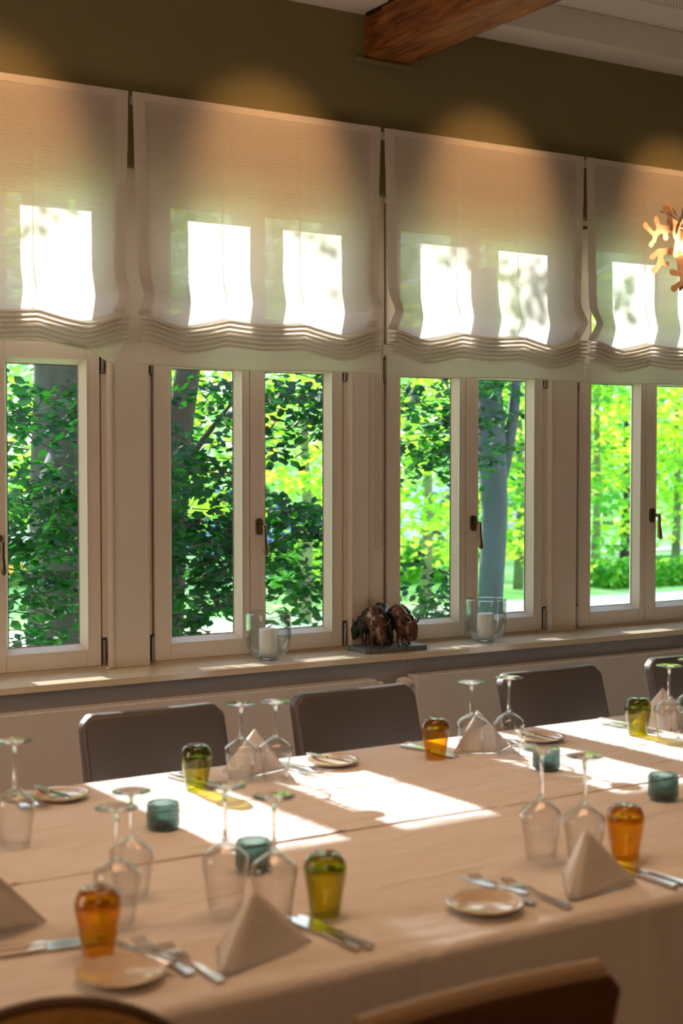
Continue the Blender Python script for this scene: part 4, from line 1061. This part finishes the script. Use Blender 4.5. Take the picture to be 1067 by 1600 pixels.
tree('beech_tree', 'smooth blue-grey beech trunk with a fork, outside the third window', (6.95, 9.0, GZ),
     [(6.93, 9.0, GZ), tuple(ray(766, 930, 9)), tuple(ray(771, 800, 9)), tuple(ray(768, 690, 9)), tuple(ray(764, 590, 9)), tuple(ray(758, 420, 9))], [.14, .100, .104, .120, .095, .08], M_barkblue,
     [spray(745, 822, 600, 660, 8.5, .3, 170, .06), spray(745, 820, 680, 730, 8.3, .25, 110, .06), spray(622, 706, 595, 720, 7.6, .4, 560, .058), spray(622, 665, 700, 760, 7.6, .4, 90, .058),
      spray(622, 668, 860, 925, 7.2, .3, 130, .058), spray(622, 690, 920, 970, 7.2, .3, 150, .058), spray(760, 815, 585, 620, 8.5, .3, 80, .06),
      ((4.75, 8.6, 4.15), (.45, .4, .25), 90, .08, .3), ((3.62, 8.5, 4.15), (.42, .4, .22), 110, .08, .3)],
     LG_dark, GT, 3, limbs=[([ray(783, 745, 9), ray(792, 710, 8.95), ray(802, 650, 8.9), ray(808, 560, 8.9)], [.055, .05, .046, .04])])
# bright trees further back
GB_ = 'sunlit background trees'
def bgtree(lb, pxx, Y, zc, rx, rz, n, L, lm, seed, tr=.10, clump=.6, trunk_z=2):
    n = int(n*.8)
    x = ray(pxx, 800, Y).x; tr *= .6
    tree('park_tree', lb, (x, Y, GZ), [(x, Y, GZ), (x+.05, Y, GZ+1.2), (x, Y, zc)], [tr*1.3, tr, tr*.6], M_barkbrown if seed == 18 else M_barkfar, [((x, Y, zc), (rx, rx*.5, rz), n, L, clump)], lm, GB_, seed)
bgtree('yellow-green sunlit tree behind the left edge window', -10, 13, 2.6, 1.8, 1.7, 3200, .13, LG_bright, 11)
bgtree('bluish green tree behind the trunk of the leftmost window', 110, 15, 2.8, 1.8, 1.8, 2600, .15, LG_mid, 12)
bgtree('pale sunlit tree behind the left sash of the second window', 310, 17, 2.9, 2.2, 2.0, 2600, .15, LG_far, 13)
bgtree('glowing yellow-green tree behind the right sash of the second window', 475, 14, 2.1, 1.7, 1.25, 3600, .13, LG_bright, 14)
bgtree('glowing yellow-green tree filling the left sash of the third window', 665, 15, 2.0, 2.1, 1.8, 4200, .13, LG_bright, 15)
bgtree('sunlit tree behind the forked trunk of the third window', 810, 16, 2.3, 1.9, 2.0, 3600, .14, LG_mid, 16)
bgtree('bright yellow-green tree over the lawn in the fourth window', 930, 17, 3.05, 2.1, 1.5, 3800, .15, LG_bright, 17)
bgtree('slender tree on the lawn in the fourth window, trunk showing below its crown', 977, 20, 2.3, 1.6, 1.3, 2600, .15, LG_mid, 18, tr=.13)
bgtree('leafy tree at the right edge of the fourth window', 1055, 17, 2.4, 1.7, 2.0, 3600, .15, LG_bright, 19)
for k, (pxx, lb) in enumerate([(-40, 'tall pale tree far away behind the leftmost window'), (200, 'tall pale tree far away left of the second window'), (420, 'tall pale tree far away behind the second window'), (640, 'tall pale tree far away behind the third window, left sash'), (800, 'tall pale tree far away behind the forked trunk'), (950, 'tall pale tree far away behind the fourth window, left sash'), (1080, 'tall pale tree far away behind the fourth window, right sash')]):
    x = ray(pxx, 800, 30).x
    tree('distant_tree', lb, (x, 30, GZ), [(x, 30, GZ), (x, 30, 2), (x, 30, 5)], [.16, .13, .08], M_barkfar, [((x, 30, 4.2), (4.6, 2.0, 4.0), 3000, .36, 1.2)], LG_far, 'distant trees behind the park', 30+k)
# clipped hedge on the lawn
def hedge(lb, xa, xb, Y, h, n, seed):
    rnd = random.Random(seed); V = []; F_ = []; b = Vector(((xa+xb)/2, Y, GZ))
    for k in range(n):
        p = Vector((rnd.uniform(xa, xb), Y+rnd.uniform(-.35, .35), GZ+rnd.uniform(0, h)*(1+.12*noise.noise(Vector((xa+k*.01, 0, 0)))))); sz = .11*rnd.uniform(.6, 1.2); leaf_verts(V, F_, p-b, sz, sz*.7, rnd)
    me = bpy.data.meshes.new('hedge'); me.from_pydata([tuple(v) for v in V], [], F_); me.materials.append(LG_mid)
    o = bpy.data.objects.new('hedge', me); COL.objects.link(o); o.location = b; tag(o, lb, 'hedge', 'low hedges on the lawn')
hedge('low green clipped hedge on the lawn in the fourth window', 13.9, 18.5, 15.6, .42, 5200, 5)
hedge('low dark shrubs behind the candle vase in the third window', 9.6, 12.6, 17.5, .7, 3000, 6)

# parked cars glimpsed through the leaves
def car(x, y, rz, paint, lb):
    r = empty('parked_car', (x, y, GZ), rz); tag(r, lb, 'car', 'cars parked beyond the trees')
    side = [(-2.05, .35), (-2.1, .62), (-1.95, .82), (-1.35, .90), (-.75, 1.38), (.55, 1.42), (1.25, .98), (1.95, .86), (2.1, .62), (2.08, .35)]
    m = MB(); V = []; n = len(side)
    for yy, k in ((-.84, .96), (-.80, 1), (.80, 1), (.84, .96)):
        for a, z in side: V.append((a*(1 if abs(yy) < .82 else .985), yy*(1 if z < .9 else .84), z))
    F_ = [tuple(range(n)), tuple(range(4*n-1, 3*n-1, -1))]
    for s in range(3):
        for k in range(n): F_.append((s*n+k, s*n+(k+1) % n, (s+1)*n+(k+1) % n, (s+1)*n+k))
    m.add(V, F_); m.build('body', paint, r, smooth=True, bevel=.03, angle=30)
    for s in (-1, 1):
        m = MB(); yy = s*.705
        m.add([(-1.15, yy+s*.03, .95), (.98, yy+s*.03, .97), (.48, yy-s*.005, 1.33), (-.70, yy-s*.005, 1.31)], [(0, 1, 2, 3)]); m.build('side_window', mat('car_window', (.02, .03, .04), .1), r, solid=.02)
        for wx in (-1.3, 1.3):
            m = MB(); m.tube([(wx, s*.66, .32), (wx, s*.86, .32)], .32, 24); wh = m.build('wheel', M_black, r, smooth=True)
            m = MB(); m.tube([(wx, s*.855, .32), (wx, s*.872, .32)], .19, 16); m.build('hubcap', M_silver, wh, smooth=True)
car(6.2, 20.6, .15, mat('white_car_paint', (.85, .85, .88), .25, coat=1), 'white car parked beyond the leftmost window')
car(10.4, 21.2, .1, mat('blue_car_paint', (.05, .22, .75), .25, coat=1), 'blue car parked behind the leaves of the second window')
car(15.6, 21.6, .2, mat('silver_car_paint', (.55, .62, .72), .25, metal=.4, coat=1), 'silver car parked low in the left sash of the third window')
bar = empty('barrier_pole', (4.05, 13, GZ)); tag(bar, 'orange-yellow barrier pole crossing low in the leftmost window', 'barrier')
m = MB(); m.tube([(-.6, 0, .855), (.55, 0, .865)], .045, 16); m.build('pole', mat('orange_paint', (.85, .42, .05), .4), bar, smooth=True)
for xx in (-.5, .45):
    m = MB(); m.box(xx-.03, xx+.03, -.03, .03, 0, .83); m.build('post', M_lower, bar)
bar.location.x = 4.55
